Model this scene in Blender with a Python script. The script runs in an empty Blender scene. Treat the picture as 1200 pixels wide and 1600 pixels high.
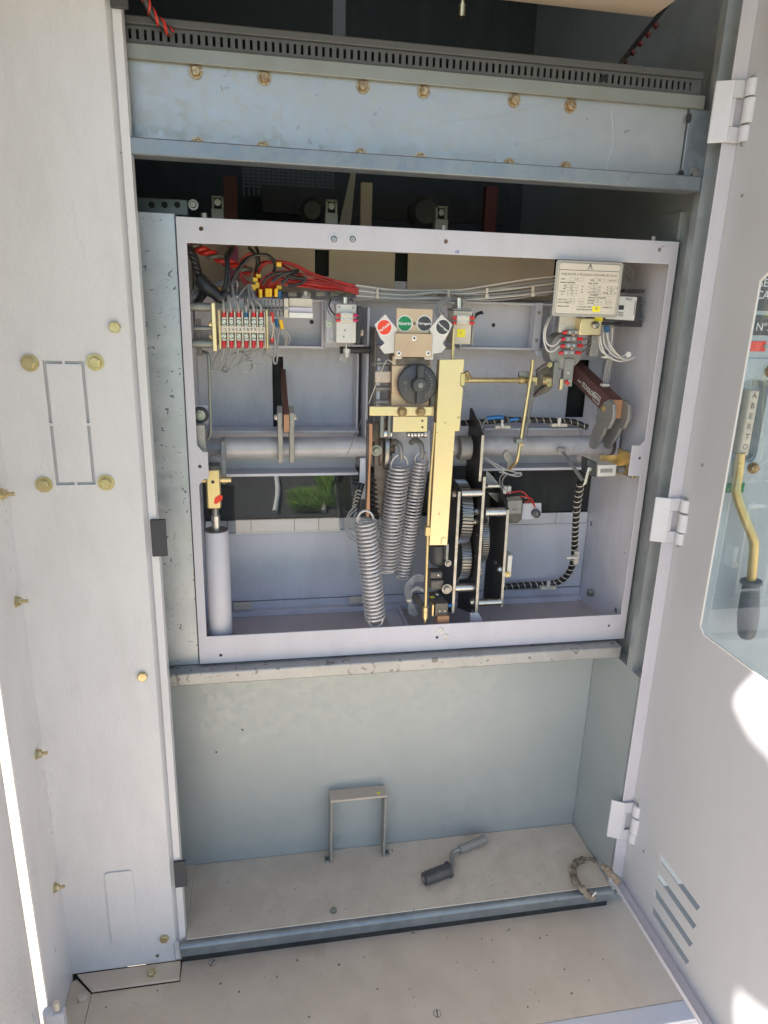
import bpy, bmesh, math, random
from mathutils import Vector, Matrix
random.seed(7)
R = math.radians
scene = bpy.context.scene

# ------------------------------------------------------------------ camera
# world: x right along the breaker face, y into the cabinet, z up; metres
FPX = 1066.543
CAM = Vector((0.10672316, -1.03195202, 0.56134412))
RT = (0.98427993, -0.02316444, 0.17508976)      # world x in camera axes (right, down, forward)
DP = (-0.17442326, -0.28320457, 0.94306506)
UP = (0.02774064, -0.95877974, -0.28279299)
cx = Vector((RT[0], DP[0], UP[0])); cy = Vector((RT[1], DP[1], UP[1])); cz = Vector((RT[2], DP[2], UP[2]))
cd = bpy.data.cameras.new('camera'); cam = bpy.data.objects.new('camera', cd)
scene.collection.objects.link(cam); scene.camera = cam
m = Matrix((( cx[0], -cy[0], -cz[0], CAM[0]), (cx[1], -cy[1], -cz[1], CAM[1]), (cx[2], -cy[2], -cz[2], CAM[2]), (0, 0, 0, 1)))
cam.matrix_world = m
cd.sensor_fit = 'VERTICAL'; cd.sensor_height = 36.0; cd.sensor_width = 27.0
cd.lens = FPX / 1600 * 36.0
cd.clip_start = 0.02; cd.clip_end = 500

# ------------------------------------------------------------------ light
SUN_DIR = Vector((0.62, 0.30, -0.72)).normalized()      # the way the light travels
w = bpy.data.worlds.new('World'); scene.world = w; w.use_nodes = True
nt = w.node_tree
sky = nt.nodes.new('ShaderNodeTexSky'); sky.sky_type = 'NISHITA'; sky.sun_disc = False
el = math.asin(-SUN_DIR.z); sky.sun_elevation = el
sky.sun_rotation = math.atan2(-SUN_DIR.x, -SUN_DIR.y)
nt.links.new(sky.outputs[0], nt.nodes['Background'].inputs[0])
nt.nodes['Background'].inputs[1].default_value = 0.09
sd = bpy.data.lights.new('sun', 'SUN'); sd.energy = 5.0; sd.angle = R(0.5); sd.color = (1.0, 0.94, 0.85)
so = bpy.data.objects.new('sun', sd); scene.collection.objects.link(so)
so.rotation_euler = SUN_DIR.to_track_quat('-Z', 'Y').to_euler()
scene.view_settings.view_transform = 'Standard'; scene.view_settings.look = 'None'
scene.view_settings.exposure = 1.85; scene.view_settings.gamma = 1.0
scene.render.engine = 'CYCLES'

# ------------------------------------------------------------------ helpers
def ray(px, py):
    a, b = px - 600, py - 800
    return Vector((a*RT[0]+b*RT[1]+FPX*RT[2], a*DP[0]+b*DP[1]+FPX*DP[2], a*UP[0]+b*UP[1]+FPX*UP[2]))
def P(px, py, y):
    d = ray(px, py); return CAM + d*((y-CAM.y)/d.y)
def PX(px, py, x):
    d = ray(px, py); return CAM + d*((x-CAM.x)/d.x)
def PZ(px, py, z):
    d = ray(px, py); return CAM + d*((z-CAM.z)/d.z)

def N(nt, t, **k):
    n = nt.nodes.new(t)
    for a, b in k.items(): setattr(n, a, b)
    return n
def mat(name, col, rough=0.5, metal=0.0, noise=None, bump=None, col2=None, spots=None, coat=0, aniso=0, marks=None, dust=None, rvar=0, grime=0.16, gcol=None):
    """noise=(scale, contrast) mixes col with col2; bump=(scale, distance); spots=(scale, threshold, colour)"""
    mt = bpy.data.materials.new(name); mt.use_nodes = True
    nt = mt.node_tree; bs = nt.nodes['Principled BSDF']; L = nt.links.new
    bs.inputs['Roughness'].default_value = rough; bs.inputs['Metallic'].default_value = metal
    bs.inputs['Base Color'].default_value = (*col, 1)
    if coat: bs.inputs['Coat Weight'].default_value = coat
    tc = N(nt, 'ShaderNodeTexCoord')
    cur = None
    if noise:
        n = N(nt, 'ShaderNodeTexNoise'); n.inputs['Scale'].default_value = noise[0]; n.inputs['Detail'].default_value = 6
        L(tc.outputs['Object'], n.inputs['Vector'])
        r = N(nt, 'ShaderNodeValToRGB'); h = noise[1]
        r.color_ramp.elements[0].position = 0.5-h; r.color_ramp.elements[1].position = 0.5+h
        r.color_ramp.elements[0].color = (*col, 1); r.color_ramp.elements[1].color = (*(col2 or tuple(c*0.8 for c in col)), 1)
        L(n.outputs['Fac'], r.inputs['Fac']); cur = r.outputs['Color']
        if rvar:
            mr = N(nt, 'ShaderNodeMapRange'); mr.inputs['To Min'].default_value = rough-rvar; mr.inputs['To Max'].default_value = rough+rvar
            L(n.outputs['Fac'], mr.inputs['Value']); L(mr.outputs[0], bs.inputs['Roughness'])
    for sp in (spots, marks):
        if not sp: continue
        n = N(nt, 'ShaderNodeTexNoise'); n.inputs['Scale'].default_value = sp[0]; n.inputs['Detail'].default_value = 3
        n.inputs['Distortion'].default_value = sp[3] if len(sp) > 3 else 0
        mp = N(nt, 'ShaderNodeMapping'); mp.inputs['Location'].default_value = (3.1*sp[1], 1.7, 0.4)
        L(tc.outputs['Object'], mp.inputs['Vector']); L(mp.outputs[0], n.inputs['Vector'])
        r = N(nt, 'ShaderNodeValToRGB')
        r.color_ramp.elements[0].position = sp[1]; r.color_ramp.elements[1].position = min(1, sp[1]+0.03)
        r.color_ramp.elements[0].color = (0, 0, 0, 1); r.color_ramp.elements[1].color = (1, 1, 1, 1)
        L(n.outputs['Fac'], r.inputs['Fac'])
        mx = N(nt, 'ShaderNodeMix', data_type='RGBA'); L(r.outputs['Color'], mx.inputs[0])
        if cur: L(cur, mx.inputs[6])
        else: mx.inputs[6].default_value = (*col, 1)
        mx.inputs[7].default_value = (*sp[2], 1); cur = mx.outputs[2]
    if noise and grime:
        mp = N(nt, 'ShaderNodeMapping'); mp.inputs['Scale'].default_value = (1, 1, 0.35); L(tc.outputs['Object'], mp.inputs['Vector'])
        n = N(nt, 'ShaderNodeTexNoise'); n.inputs['Scale'].default_value = 16; n.inputs['Detail'].default_value = 10; n.inputs['Roughness'].default_value = 0.7
        L(mp.outputs[0], n.inputs['Vector'])
        mr = N(nt, 'ShaderNodeMapRange'); mr.inputs['From Min'].default_value = 0.45; mr.inputs['From Max'].default_value = 0.75; mr.inputs['To Min'].default_value = 0; mr.inputs['To Max'].default_value = grime
        L(n.outputs['Fac'], mr.inputs['Value'])
        mx = N(nt, 'ShaderNodeMix', data_type='RGBA'); L(mr.outputs[0], mx.inputs[0]); L(cur, mx.inputs[6]); mx.inputs[7].default_value = (*(gcol or (0.20, 0.185, 0.17)), 1); cur = mx.outputs[2]
        if not rvar:
            m2 = N(nt, 'ShaderNodeMapRange'); m2.inputs['From Min'].default_value = 0.35; m2.inputs['From Max'].default_value = 0.7; m2.inputs['To Min'].default_value = rough-0.05; m2.inputs['To Max'].default_value = rough+0.12
            L(n.outputs['Fac'], m2.inputs['Value']); L(m2.outputs[0], bs.inputs['Roughness'])
    if cur: L(cur, bs.inputs['Base Color'])
    if bump:
        n = N(nt, 'ShaderNodeTexNoise'); n.inputs['Scale'].default_value = bump[0]; n.inputs['Detail'].default_value = 2
        L(tc.outputs['Object'], n.inputs['Vector'])
        b = N(nt, 'ShaderNodeBump'); b.inputs['Strength'].default_value = bump[2] if len(bump) > 2 else 0.5
        b.inputs['Distance'].default_value = bump[1]
        L(n.outputs['Fac'], b.inputs['Height']); L(b.outputs[0], bs.inputs['Normal'])
    return mt

def galv(name, ca, cb, rough, metal, vs=55, mark=None, patch=None):
    """hot-dip zinc: crystal spangle, cloudy patches, small dark flakes"""
    mt = bpy.data.materials.new(name); mt.use_nodes = True
    nt = mt.node_tree; bs = nt.nodes['Principled BSDF']; L = nt.links.new
    bs.inputs['Metallic'].default_value = metal; bs.inputs['Roughness'].default_value = rough
    tc = N(nt, 'ShaderNodeTexCoord')
    dn = N(nt, 'ShaderNodeTexNoise'); dn.inputs['Scale'].default_value = 90; L(tc.outputs['Object'], dn.inputs['Vector'])
    ad = N(nt, 'ShaderNodeMix', data_type='VECTOR'); ad.inputs[0].default_value = 0.02
    L(tc.outputs['Object'], ad.inputs[4]); L(dn.outputs['Color'], ad.inputs[5])
    v = N(nt, 'ShaderNodeTexVoronoi'); v.inputs['Scale'].default_value = vs; L(ad.outputs[1], v.inputs['Vector'])
    n = N(nt, 'ShaderNodeTexNoise'); n.inputs['Scale'].default_value = 7; n.inputs['Detail'].default_value = 8; n.inputs['Roughness'].default_value = 0.65
    L(tc.outputs['Object'], n.inputs['Vector'])
    bw = N(nt, 'ShaderNodeRGBToBW'); L(v.outputs['Color'], bw.inputs[0])
    s = N(nt, 'ShaderNodeMath', operation='MULTIPLY_ADD'); L(bw.outputs[0], s.inputs[0]); s.inputs[1].default_value = 0.3; L(n.outputs['Fac'], s.inputs[2])
    r = N(nt, 'ShaderNodeValToRGB'); r.color_ramp.elements[0].position = 0.35; r.color_ramp.elements[1].position = 0.95
    r.color_ramp.elements[0].color = (*ca, 1); r.color_ramp.elements[1].color = (*cb, 1)
    L(s.outputs[0], r.inputs['Fac']); cur = r.outputs['Color']
    for q in (mark, patch):
        if not q: continue
        k = N(nt, 'ShaderNodeTexNoise'); k.inputs['Scale'].default_value = q[0]; k.inputs['Detail'].default_value = 2; k.inputs['Distortion'].default_value = 1.2
        L(tc.outputs['Object'], k.inputs['Vector'])
        rr = N(nt, 'ShaderNodeValToRGB'); rr.color_ramp.elements[0].position = q[1]; rr.color_ramp.elements[1].position = q[1]+q[3]
        rr.color_ramp.elements[0].color = (0, 0, 0, 1); rr.color_ramp.elements[1].color = (1, 1, 1, 1); L(k.outputs['Fac'], rr.inputs['Fac'])
        mx = N(nt, 'ShaderNodeMix', data_type='RGBA'); L(rr.outputs['Color'], mx.inputs[0]); L(cur, mx.inputs[6]); mx.inputs[7].default_value = (*q[2], 1)
        cur = mx.outputs[2]
    L(cur, bs.inputs['Base Color'])
    mr = N(nt, 'ShaderNodeMapRange'); mr.inputs['To Min'].default_value = rough-0.1; mr.inputs['To Max'].default_value = rough+0.12
    L(bw.outputs[0], mr.inputs['Value']); L(mr.outputs[0], bs.inputs['Roughness'])
    b = N(nt, 'ShaderNodeBump'); b.inputs['Strength'].default_value = 0.25; b.inputs['Distance'].default_value = 0.0008
    L(s.outputs[0], b.inputs['Height']); L(b.outputs[0], bs.inputs['Normal'])
    return mt

M = dict(
 paint=mat('light_grey_paint', (0.61, 0.605, 0.62), 0.32, bump=(190, 0.0012, 0.45), noise=(3, 0.3), col2=(0.565, 0.56, 0.575), spots=(38, 0.79, (0.3, 0.29, 0.28))),
 paint2=mat('smooth_grey_paint', (0.56, 0.56, 0.60), 0.42, bump=(260, 0.0006, 0.3), noise=(4, 0.3), col2=(0.51, 0.51, 0.55)),
 door=mat('door_inner_paint', (0.46, 0.465, 0.49), 0.36, grime=0.08, bump=(230, 0.0006, 0.25), noise=(2.5, 0.3), col2=(0.42, 0.425, 0.45), spots=(55, 0.80, (0.2, 0.2, 0.2))),
 lilac=mat('lilac_frame_paint', (0.55, 0.535, 0.585), 0.36, bump=(200, 0.0010, 0.35), noise=(5, 0.3), col2=(0.50, 0.485, 0.53), spots=(60, 0.80, (0.25, 0.24, 0.24))),
 lilacin=mat('lilac_hammered_paint', (0.56, 0.56, 0.61), 0.33, grime=0.3, bump=(150, 0.0022, 0.6), noise=(5, 0.3), col2=(0.51, 0.51, 0.58)),
 lilacsm=mat('lilac_smooth_paint', (0.58, 0.58, 0.63), 0.36, grime=0.3, bump=(260, 0.0006, 0.3), noise=(3, 0.3), col2=(0.54, 0.535, 0.60)),
 floorp=mat('dusty_mauve_paint', (0.42, 0.375, 0.40), 0.55, noise=(9, 0.25), col2=(0.47, 0.42, 0.42), bump=(260, 0.0005, 0.3), spots=(80, 0.76, (0.12, 0.1, 0.1))),
 beige=mat('beige_plate', (0.52, 0.44, 0.36), 0.5, bump=(200, 0.0012, 0.4), noise=(4, 0.3), col2=(0.46, 0.39, 0.32)),
 galvl=galv('bright_galvanised_beam', (0.32, 0.335, 0.345), (0.39, 0.405, 0.415), 0.42, 0.6, 90, mark=(45, 0.71, (0.27, 0.28, 0.29), 0.02)),
 galvm=galv('flaked_galvanised_post', (0.36, 0.39, 0.42), (0.52, 0.55, 0.58), 0.46, 0.6, 60, mark=(110, 0.67, (0.12, 0.13, 0.14), 0.02)),
 galvd=galv('dull_green_galvanised_sheet', (0.345, 0.38, 0.39), (0.395, 0.43, 0.435), 0.46, 0.4, 120, mark=(160, 0.73, (0.50, 0.52, 0.52), 0.05), patch=(3, 0.62, (0.31, 0.345, 0.36), 0.3)),
 galvb=galv('blue_galvanised_edge', (0.15, 0.175, 0.20), (0.25, 0.28, 0.30), 0.38, 0.6, 80),
 galvj=galv('grey_galvanised_post', (0.30, 0.33, 0.345), (0.42, 0.45, 0.46), 0.42, 0.5, 70, mark=(90, 0.72, (0.16, 0.17, 0.18), 0.03)),
 reflect_dark=mat('reflect_dark', (0.05, 0.05, 0.05), 0.9, noise=(30, 0.3), col2=(0.035, 0.035, 0.035)),
 grass=mat('bright_grass', (0.22, 0.38, 0.04), 0.6),
 rail=galv('worn_galvanised_rail', (0.30, 0.30, 0.30), (0.46, 0.46, 0.45), 0.45, 0.45, 60, mark=(60, 0.63, (0.20, 0.19, 0.18), 0.05)),
 dust=galv('dusty_zinc_shelf', (0.48, 0.42, 0.35), (0.64, 0.57, 0.48), 0.6, 0.15, 40, mark=(150, 0.69, (0.15, 0.13, 0.11), 0.04), patch=(8, 0.55, (0.50, 0.43, 0.35), 0.3)),
 dust2=galv('dusty_floor_plate', (0.50, 0.42, 0.335), (0.64, 0.55, 0.45), 0.6, 0.1, 25, mark=(75, 0.755, (0.22, 0.15, 0.10), 0.03), patch=(5, 0.52, (0.54, 0.45, 0.36), 0.3)),
 dark=mat('shade_coloured_sheet', (0.009, 0.012, 0.014), 0.6, 0.0, noise=(6, 0.3), col2=(0.014, 0.018, 0.02)),  # near-black colour stands in for shade deep inside and in gaps
 duct=mat('grey_pvc_duct', (0.065, 0.068, 0.07), 0.5),
 stripz=mat('greenish_zinc_strip', (0.27, 0.28, 0.26), 0.45, 0.5, noise=(8, 0.3), col2=(0.21, 0.22, 0.20)),
 zinc=mat('yellow_passivated_zinc', (0.72, 0.60, 0.32), 0.36, 0.85, noise=(30, 0.3), col2=(0.62, 0.47, 0.24), bump=(300, 0.0003, 0.3), rvar=0.08),
 zincl=mat('pale_yellow_zinc_plate', (0.84, 0.70, 0.40), 0.32, 0.85, noise=(14, 0.2), col2=(0.80, 0.62, 0.42), bump=(120, 0.0004, 0.3), grime=0.45, gcol=(0.64, 0.58, 0.34), spots=(120, 0.69, (0.45, 0.33, 0.18)), rvar=0.06),
 zincp=mat('pink_bronze_plate', (0.60, 0.44, 0.32), 0.38, 0.7, noise=(20, 0.3), col2=(0.52, 0.38, 0.27)),
 bolt=mat('yellow_zinc_bolt', (0.62, 0.55, 0.34), 0.3, 0.85, noise=(160, 0.25), col2=(0.48, 0.39, 0.20), rvar=0.08),
 boltr=mat('rusty_gold_bolt', (0.46, 0.34, 0.19), 0.33, 0.8, noise=(260, 0.12), col2=(0.24, 0.15, 0.08)),
 steel=mat('bright_steel', (0.66, 0.65, 0.63), 0.28, 0.95, noise=(60, 0.3), col2=(0.5, 0.49, 0.47), rvar=0.08),
 spring=mat('silver_painted_spring', (0.66, 0.63, 0.64), 0.30, 0.45, grime=0.35, gcol=(0.16, 0.13, 0.11), noise=(120, 0.3), col2=(0.52, 0.49, 0.49), rvar=0.08),
 castg=mat('cast_grey_steel', (0.34, 0.335, 0.32), 0.5, 0.4, noise=(90, 0.3), col2=(0.27, 0.265, 0.25), bump=(300, 0.0006, 0.5)),
 shaft=mat('grey_shaft_paint', (0.52, 0.52, 0.56), 0.30, 0.1, grime=0.6, gcol=(0.22, 0.19, 0.17), noise=(14, 0.3), col2=(0.33, 0.32, 0.335), bump=(160, 0.0007, 0.3)),
 grease=mat('brown_grease', (0.10, 0.07, 0.055), 0.35, 0.3, noise=(90, 0.25), col2=(0.2, 0.17, 0.15)),
 castd=mat('dark_brown_casting', (0.10, 0.09, 0.08), 0.5, 0.3, noise=(90, 0.3), col2=(0.16, 0.145, 0.13), bump=(300, 0.0005, 0.4)),
 black=mat('black_oxide_steel', (0.032, 0.030, 0.029), 0.42, 0.3, noise=(40, 0.3), col2=(0.055, 0.050, 0.047), spots=(170, 0.72, (0.13, 0.12, 0.11))),
 edge=mat('ground_plate_edge', (0.62, 0.59, 0.54), 0.4, 0.6, noise=(90, 0.25), col2=(0.42, 0.36, 0.30)),
 gear=mat('dark_gear_steel', (0.32, 0.31, 0.30), 0.32, 0.85),
 plastic=mat('dark_grey_plastic', (0.035, 0.038, 0.042), 0.35, noise=(60, 0.3), col2=(0.06, 0.06, 0.065)),
 plasticg=mat('mid_grey_plastic', (0.22, 0.22, 0.235), 0.45),
 rubber=mat('black_rubber_pad', (0.045, 0.045, 0.052), 0.7),
 blackc=mat('black_cable', (0.016, 0.016, 0.018), 0.38),
 greyc=mat('grey_cable', (0.30, 0.30, 0.30), 0.4),
 redc=mat('red_cable', (0.45, 0.02, 0.012), 0.35),
 redd=mat('dark_red_cable', (0.25, 0.015, 0.012), 0.4),
 red=mat('red_ferrule', (0.62, 0.03, 0.04), 0.35),
 pink=mat('magenta_ferrule', (0.55, 0.02, 0.14), 0.35),
 blue=mat('blue_ferrule', (0.015, 0.11, 0.26), 0.35),
 blueb=mat('bright_blue_plastic', (0.02, 0.16, 0.42), 0.35),
 yellow=mat('yellow_ferrule', (0.80, 0.48, 0.02), 0.35),
 yel2=mat('yellow_sticker', (0.85, 0.72, 0.04), 0.5),
 cream=mat('cream_plastic', (0.66, 0.60, 0.50), 0.4, noise=(60, 0.3), col2=(0.56, 0.50, 0.41)),
 white=mat('white_plastic', (0.74, 0.73, 0.70), 0.35),
 white2=mat('white_metal_tag', (0.68, 0.66, 0.63), 0.4, 0.1, noise=(40, 0.3), col2=(0.6, 0.57, 0.53), spots=(120, 0.72, (0.4, 0.36, 0.3))),
 pinkw=mat('pale_pink_label', (0.72, 0.62, 0.70), 0.3),
 fibre=mat('brown_fibre', (0.15, 0.065, 0.055), 0.45, noise=(60, 0.3), col2=(0.12, 0.035, 0.026)),
 fibree=mat('copper_edge', (0.46, 0.24, 0.13), 0.45, noise=(80, 0.3), col2=(0.38, 0.18, 0.09)),
 redbar=mat('dark_red_busbar', (0.10, 0.022, 0.026), 0.5),
 plum=mat('plum_busbar', (0.26, 0.06, 0.15), 0.5),
 ink=mat('dark_ink', (0.02, 0.02, 0.022), 0.6),
 inkg=mat('grey_ink', (0.20, 0.18, 0.16), 0.6),
 inkw=mat('white_ink', (0.75, 0.75, 0.73), 0.5),
 inkb=mat('blue_marker_ink', (0.02, 0.06, 0.4), 0.5),
 sred=mat('red_disc', (0.78, 0.055, 0.025), 0.4), sgreen=mat('green_disc', (0.0, 0.21, 0.075), 0.4), sblk=mat('charcoal_disc', (0.045, 0.045, 0.055), 0.4),
 redpaint=mat('red_paint_mark', (0.75, 0.03, 0.01), 0.35),
 neigh=mat('bluish_cabinet_paint', (0.42, 0.485, 0.53), 0.4, bump=(240, 0.0006, 0.25), noise=(3, 0.3), col2=(0.39, 0.455, 0.50)),
 mud=mat('dried_mud', (0.32, 0.27, 0.21), 0.9, bump=(120, 0.004, 0.9), noise=(70, 0.25), col2=(0.13, 0.10, 0.07)),
 ground=mat('sandy_paving', (0.55, 0.46, 0.36), 0.85, noise=(2, 0.3), col2=(0.50, 0.41, 0.31), bump=(40, 0.004, 0.5)),
 leaf=mat('green_leaves', (0.09, 0.16, 0.03), 0.6, noise=(5, 0.3), col2=(0.05, 0.10, 0.02)),
 sun_blocker=mat('sun_blocker_sheet', (0.45, 0.45, 0.44), 0.6),
 boot=mat('grey_grip', (0.15, 0.165, 0.18), 0.45),
 nameplate=mat('aluminium_nameplate', (0.70, 0.62, 0.53), 0.38, 0.25, noise=(30, 0.3), col2=(0.64, 0.565, 0.48)),
 plateb=mat('nameplate_border', (0.42, 0.39, 0.36), 0.4, 0.5),
)
def glassmat(name, tint, gloss):
    mt = bpy.data.materials.new(name); mt.use_nodes = True; nt = mt.node_tree
    nt.nodes.remove(nt.nodes['Principled BSDF'])
    t = N(nt, 'ShaderNodeBsdfTransparent'); t.inputs[0].default_value = (*tint, 1)
    g = N(nt, 'ShaderNodeBsdfGlossy'); g.inputs['Roughness'].default_value = 0.008
    fr = N(nt, 'ShaderNodeFresnel'); fr.inputs[0].default_value = 1.45
    mu = N(nt, 'ShaderNodeMath', operation='MULTIPLY'); mu.inputs[1].default_value = gloss; nt.links.new(fr.outputs[0], mu.inputs[0])
    x = N(nt, 'ShaderNodeMixShader'); nt.links.new(mu.outputs[0], x.inputs[0]); nt.links.new(t.outputs[0], x.inputs[1]); nt.links.new(g.outputs[0], x.inputs[2])
    nt.links.new(x.outputs[0], nt.nodes['Material Output'].inputs[0]); return mt
M['acrylic'] = glassmat('clear_acrylic', (0.95, 0.97, 0.97), 0.25)
M['pane'] = glassmat('clear_plastic_sheet', (0.95, 0.96, 0.96), 2.0)

def thing(name, label, cat, loc=(0, 0, 0), group=None):
    o = bpy.data.objects.new(name, None); scene.collection.objects.link(o)
    o.empty_display_size = 0.02
    o.location = loc; o['label'] = label; o['category'] = cat; o['wo'] = tuple(loc)
    if group: o['group'] = group
    return o
def tagm(o, label, cat, group=None):
    o['label'] = label; o['category'] = cat
    if group: o['group'] = group
    return o

class B:
    def __init__(s): s.bm = bmesh.new()
    def box(s, a, b):
        x0, x1 = sorted((a[0], b[0])); y0, y1 = sorted((a[1], b[1])); z0, z1 = sorted((a[2], b[2]))
        v = [s.bm.verts.new(p) for p in ((x0,y0,z0),(x1,y0,z0),(x1,y1,z0),(x0,y1,z0),(x0,y0,z1),(x1,y0,z1),(x1,y1,z1),(x0,y1,z1))]
        for f in ((3,2,1,0),(4,5,6,7),(0,1,5,4),(1,2,6,5),(2,3,7,6),(3,0,4,7)): s.bm.faces.new([v[i] for i in f])
        return s
    def pbox(s, px0, py0, px1, py1, y0, y1):
        a = P(px0, py0, y0); b = P(px1, py1, y0); c = P(px0, py1, y0); d = P(px1, py0, y0)
        return s.box(((a.x+c.x)/2, y0, (b.z+c.z)/2), ((b.x+d.x)/2, y1, (a.z+d.z)/2))
    def prism(s, pts, vec):
        vec = Vector(vec); n = len(pts)
        a = [s.bm.verts.new(p) for p in pts]; b = [s.bm.verts.new(Vector(p)+vec) for p in pts]
        s.bm.faces.new(a); s.bm.faces.new(b[::-1])
        for i in range(n): s.bm.faces.new((a[(i+1) % n], a[i], b[i], b[(i+1) % n]))
        return s
    def pprism(s, pxs, y0, y1): return s.prism([P(px, py, y0) for px, py in pxs], (0, y1-y0, 0))
    def xprism(s, pxs, x0, x1): return s.prism([PX(px, py, x0) for px, py in pxs], (x1-x0, 0, 0))
    def plate(s, outer, holes, vec):
        """flat sheet with holes; outer/holes are lists of 3D points in one plane"""
        es = []
        for lp in [outer]+holes:
            vs = [s.bm.verts.new(p) for p in lp]
            es += [s.bm.edges.new((vs[i], vs[(i+1) % len(vs)])) for i in range(len(vs))]
        r = bmesh.ops.triangle_fill(s.bm, edges=es, use_beauty=True, use_dissolve=False)
        fs = [g for g in r['geom'] if isinstance(g, bmesh.types.BMFace)]
        e = bmesh.ops.extrude_face_region(s.bm, geom=fs)
        bmesh.ops.translate(s.bm, vec=Vector(vec), verts=[g for g in e['geom'] if isinstance(g, bmesh.types.BMVert)])
        return s
    def cyl(s, a, b, r, r2=None, n=24, caps=True):
        a = Vector(a); b = Vector(b); d = (b-a); q = d.to_track_quat('Z', 'Y'); r2 = r if r2 is None else r2
        A, Bv = [], []
        for i in range(n):
            t = 2*math.pi*(i+0.5)/n; u = q @ Vector((math.cos(t), math.sin(t), 0))
            A.append(s.bm.verts.new(a+u*r)); Bv.append(s.bm.verts.new(b+u*r2))
        for i in range(n): s.bm.faces.new((A[i], A[(i+1) % n], Bv[(i+1) % n], Bv[i]))
        if caps: s.bm.faces.new(A[::-1]); s.bm.faces.new(Bv)
        return s
    def lathe(s, a, axis, prof, n=28):
        a = Vector(a); q = Vector(axis).to_track_quat('Z', 'Y'); rings = []
        for (h, r) in prof:
            rings.append([s.bm.verts.new(a + q @ Vector((r*math.cos(2*math.pi*i/n), r*math.sin(2*math.pi*i/n), h))) for i in range(n)])
        for k in range(len(rings)-1):
            for i in range(n): s.bm.faces.new((rings[k][i], rings[k][(i+1) % n], rings[k+1][(i+1) % n], rings[k+1][i]))
        s.bm.faces.new(rings[0][::-1]); s.bm.faces.new(rings[-1]); return s
    def tube(s, pts, r, n=10, smooth=6):
        pts = [Vector(p) for p in pts]; n0 = len(pts)
        if smooth > 1 and len(pts) > 2:
            q = [pts[0]]+pts+[pts[-1]]; out = []
            for i in range(1, len(q)-2):
                for k in range(smooth):
                    t = k/smooth; a, b, c, d = q[i-1], q[i], q[i+1], q[i+2]
                    out.append(0.5*((2*b)+(c-a)*t+(2*a-5*b+4*c-d)*t*t+(3*b-a-3*c+d)*t**3))
            out.append(pts[-1]); pts = out
        rings = []; up = None
        for i, p in enumerate(pts):
            d = (pts[min(i+1, len(pts)-1)]-pts[max(i-1, 0)])
            if d.length < 1e-9: d = Vector((0, 0, 1))
            d.normalize()
            if up is None: up = d.orthogonal().normalized()
            up = (up-d*up.dot(d));
            if up.length < 1e-6: up = d.orthogonal()
            up.normalize(); v = d.cross(up)
            rr = r
            if isinstance(r, list): f_ = i*(n0-1)/max(1, len(pts)-1); j_ = min(n0-2, int(f_)); rr = r[j_]+(r[j_+1]-r[j_])*(f_-j_)
            rings.append([s.bm.verts.new(p+(up*math.cos(2*math.pi*k/n)+v*math.sin(2*math.pi*k/n))*rr) for k in range(n)])
        for k in range(len(rings)-1):
            for i in range(n): s.bm.faces.new((rings[k][i], rings[k][(i+1) % n], rings[k+1][(i+1) % n], rings[k+1][i]))
        s.bm.faces.new(rings[0][::-1]); s.bm.faces.new(rings[-1]); return s
    def build(s, name, m, parent=None, bevel=0, label=None, smooth=True, seg=2):
        bmesh.ops.recalc_face_normals(s.bm, faces=s.bm.faces)
        org = Vector((0, 0, 0))
        if parent is not None:
            r = parent
            while r.parent: r = r.parent
            if 'wo' in r: org = Vector(r['wo'])
        elif s.bm.verts:
            org = sum((v.co for v in s.bm.verts), Vector())/len(s.bm.verts); org.z = min(v.co.z for v in s.bm.verts)
        bmesh.ops.translate(s.bm, vec=-org, verts=s.bm.verts)
        me = bpy.data.meshes.new(name); s.bm.to_mesh(me); s.bm.free()
        me.materials.append(M[m] if isinstance(m, str) else m)
        if smooth:
            me.polygons.foreach_set('use_smooth', [True]*len(me.polygons)); me.set_sharp_from_angle(angle=R(38))
        o = bpy.data.objects.new(name, me); scene.collection.objects.link(o)
        if parent is None: o.location = org; o['wo'] = tuple(org)
        else: o.parent = parent
        if bevel:
            bv = o.modifiers.new('bevel', 'BEVEL'); bv.width = bevel; bv.segments = seg; bv.limit_method = 'ANGLE'; bv.angle_limit = R(40)
            bv.harden_normals = False
        if label: o['label'] = label
        return o

def text(s, size, org, right, up, m, parent, name='lettering', align='CENTER', depth=0.0002, bold=0):
    """lettering as thin raised mesh; org is its centre"""
    cu = bpy.data.curves.new('t', 'FONT'); cu.body = s; cu.size = size; cu.align_x = align; cu.align_y = 'CENTER'
    cu.extrude = depth; cu.offset = bold; cu.resolution_u = 2
    to = bpy.data.objects.new('t', cu); scene.collection.objects.link(to)
    bpy.context.view_layer.update()
    me = bpy.data.meshes.new_from_object(to.evaluated_get(bpy.context.evaluated_depsgraph_get()))
    bpy.data.objects.remove(to); bpy.data.curves.remove(cu)
    right = Vector(right).normalized(); up = Vector(up).normalized(); n = right.cross(up)
    mw = Matrix(((right.x, up.x, n.x, org[0]), (right.y, up.y, n.y, org[1]), (right.z, up.z, n.z, org[2]), (0, 0, 0, 1)))
    me.transform(mw)
    b = B(); b.bm.from_mesh(me); bpy.data.meshes.remove(me)
    return b.build(name, m, parent, smooth=False)

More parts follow.
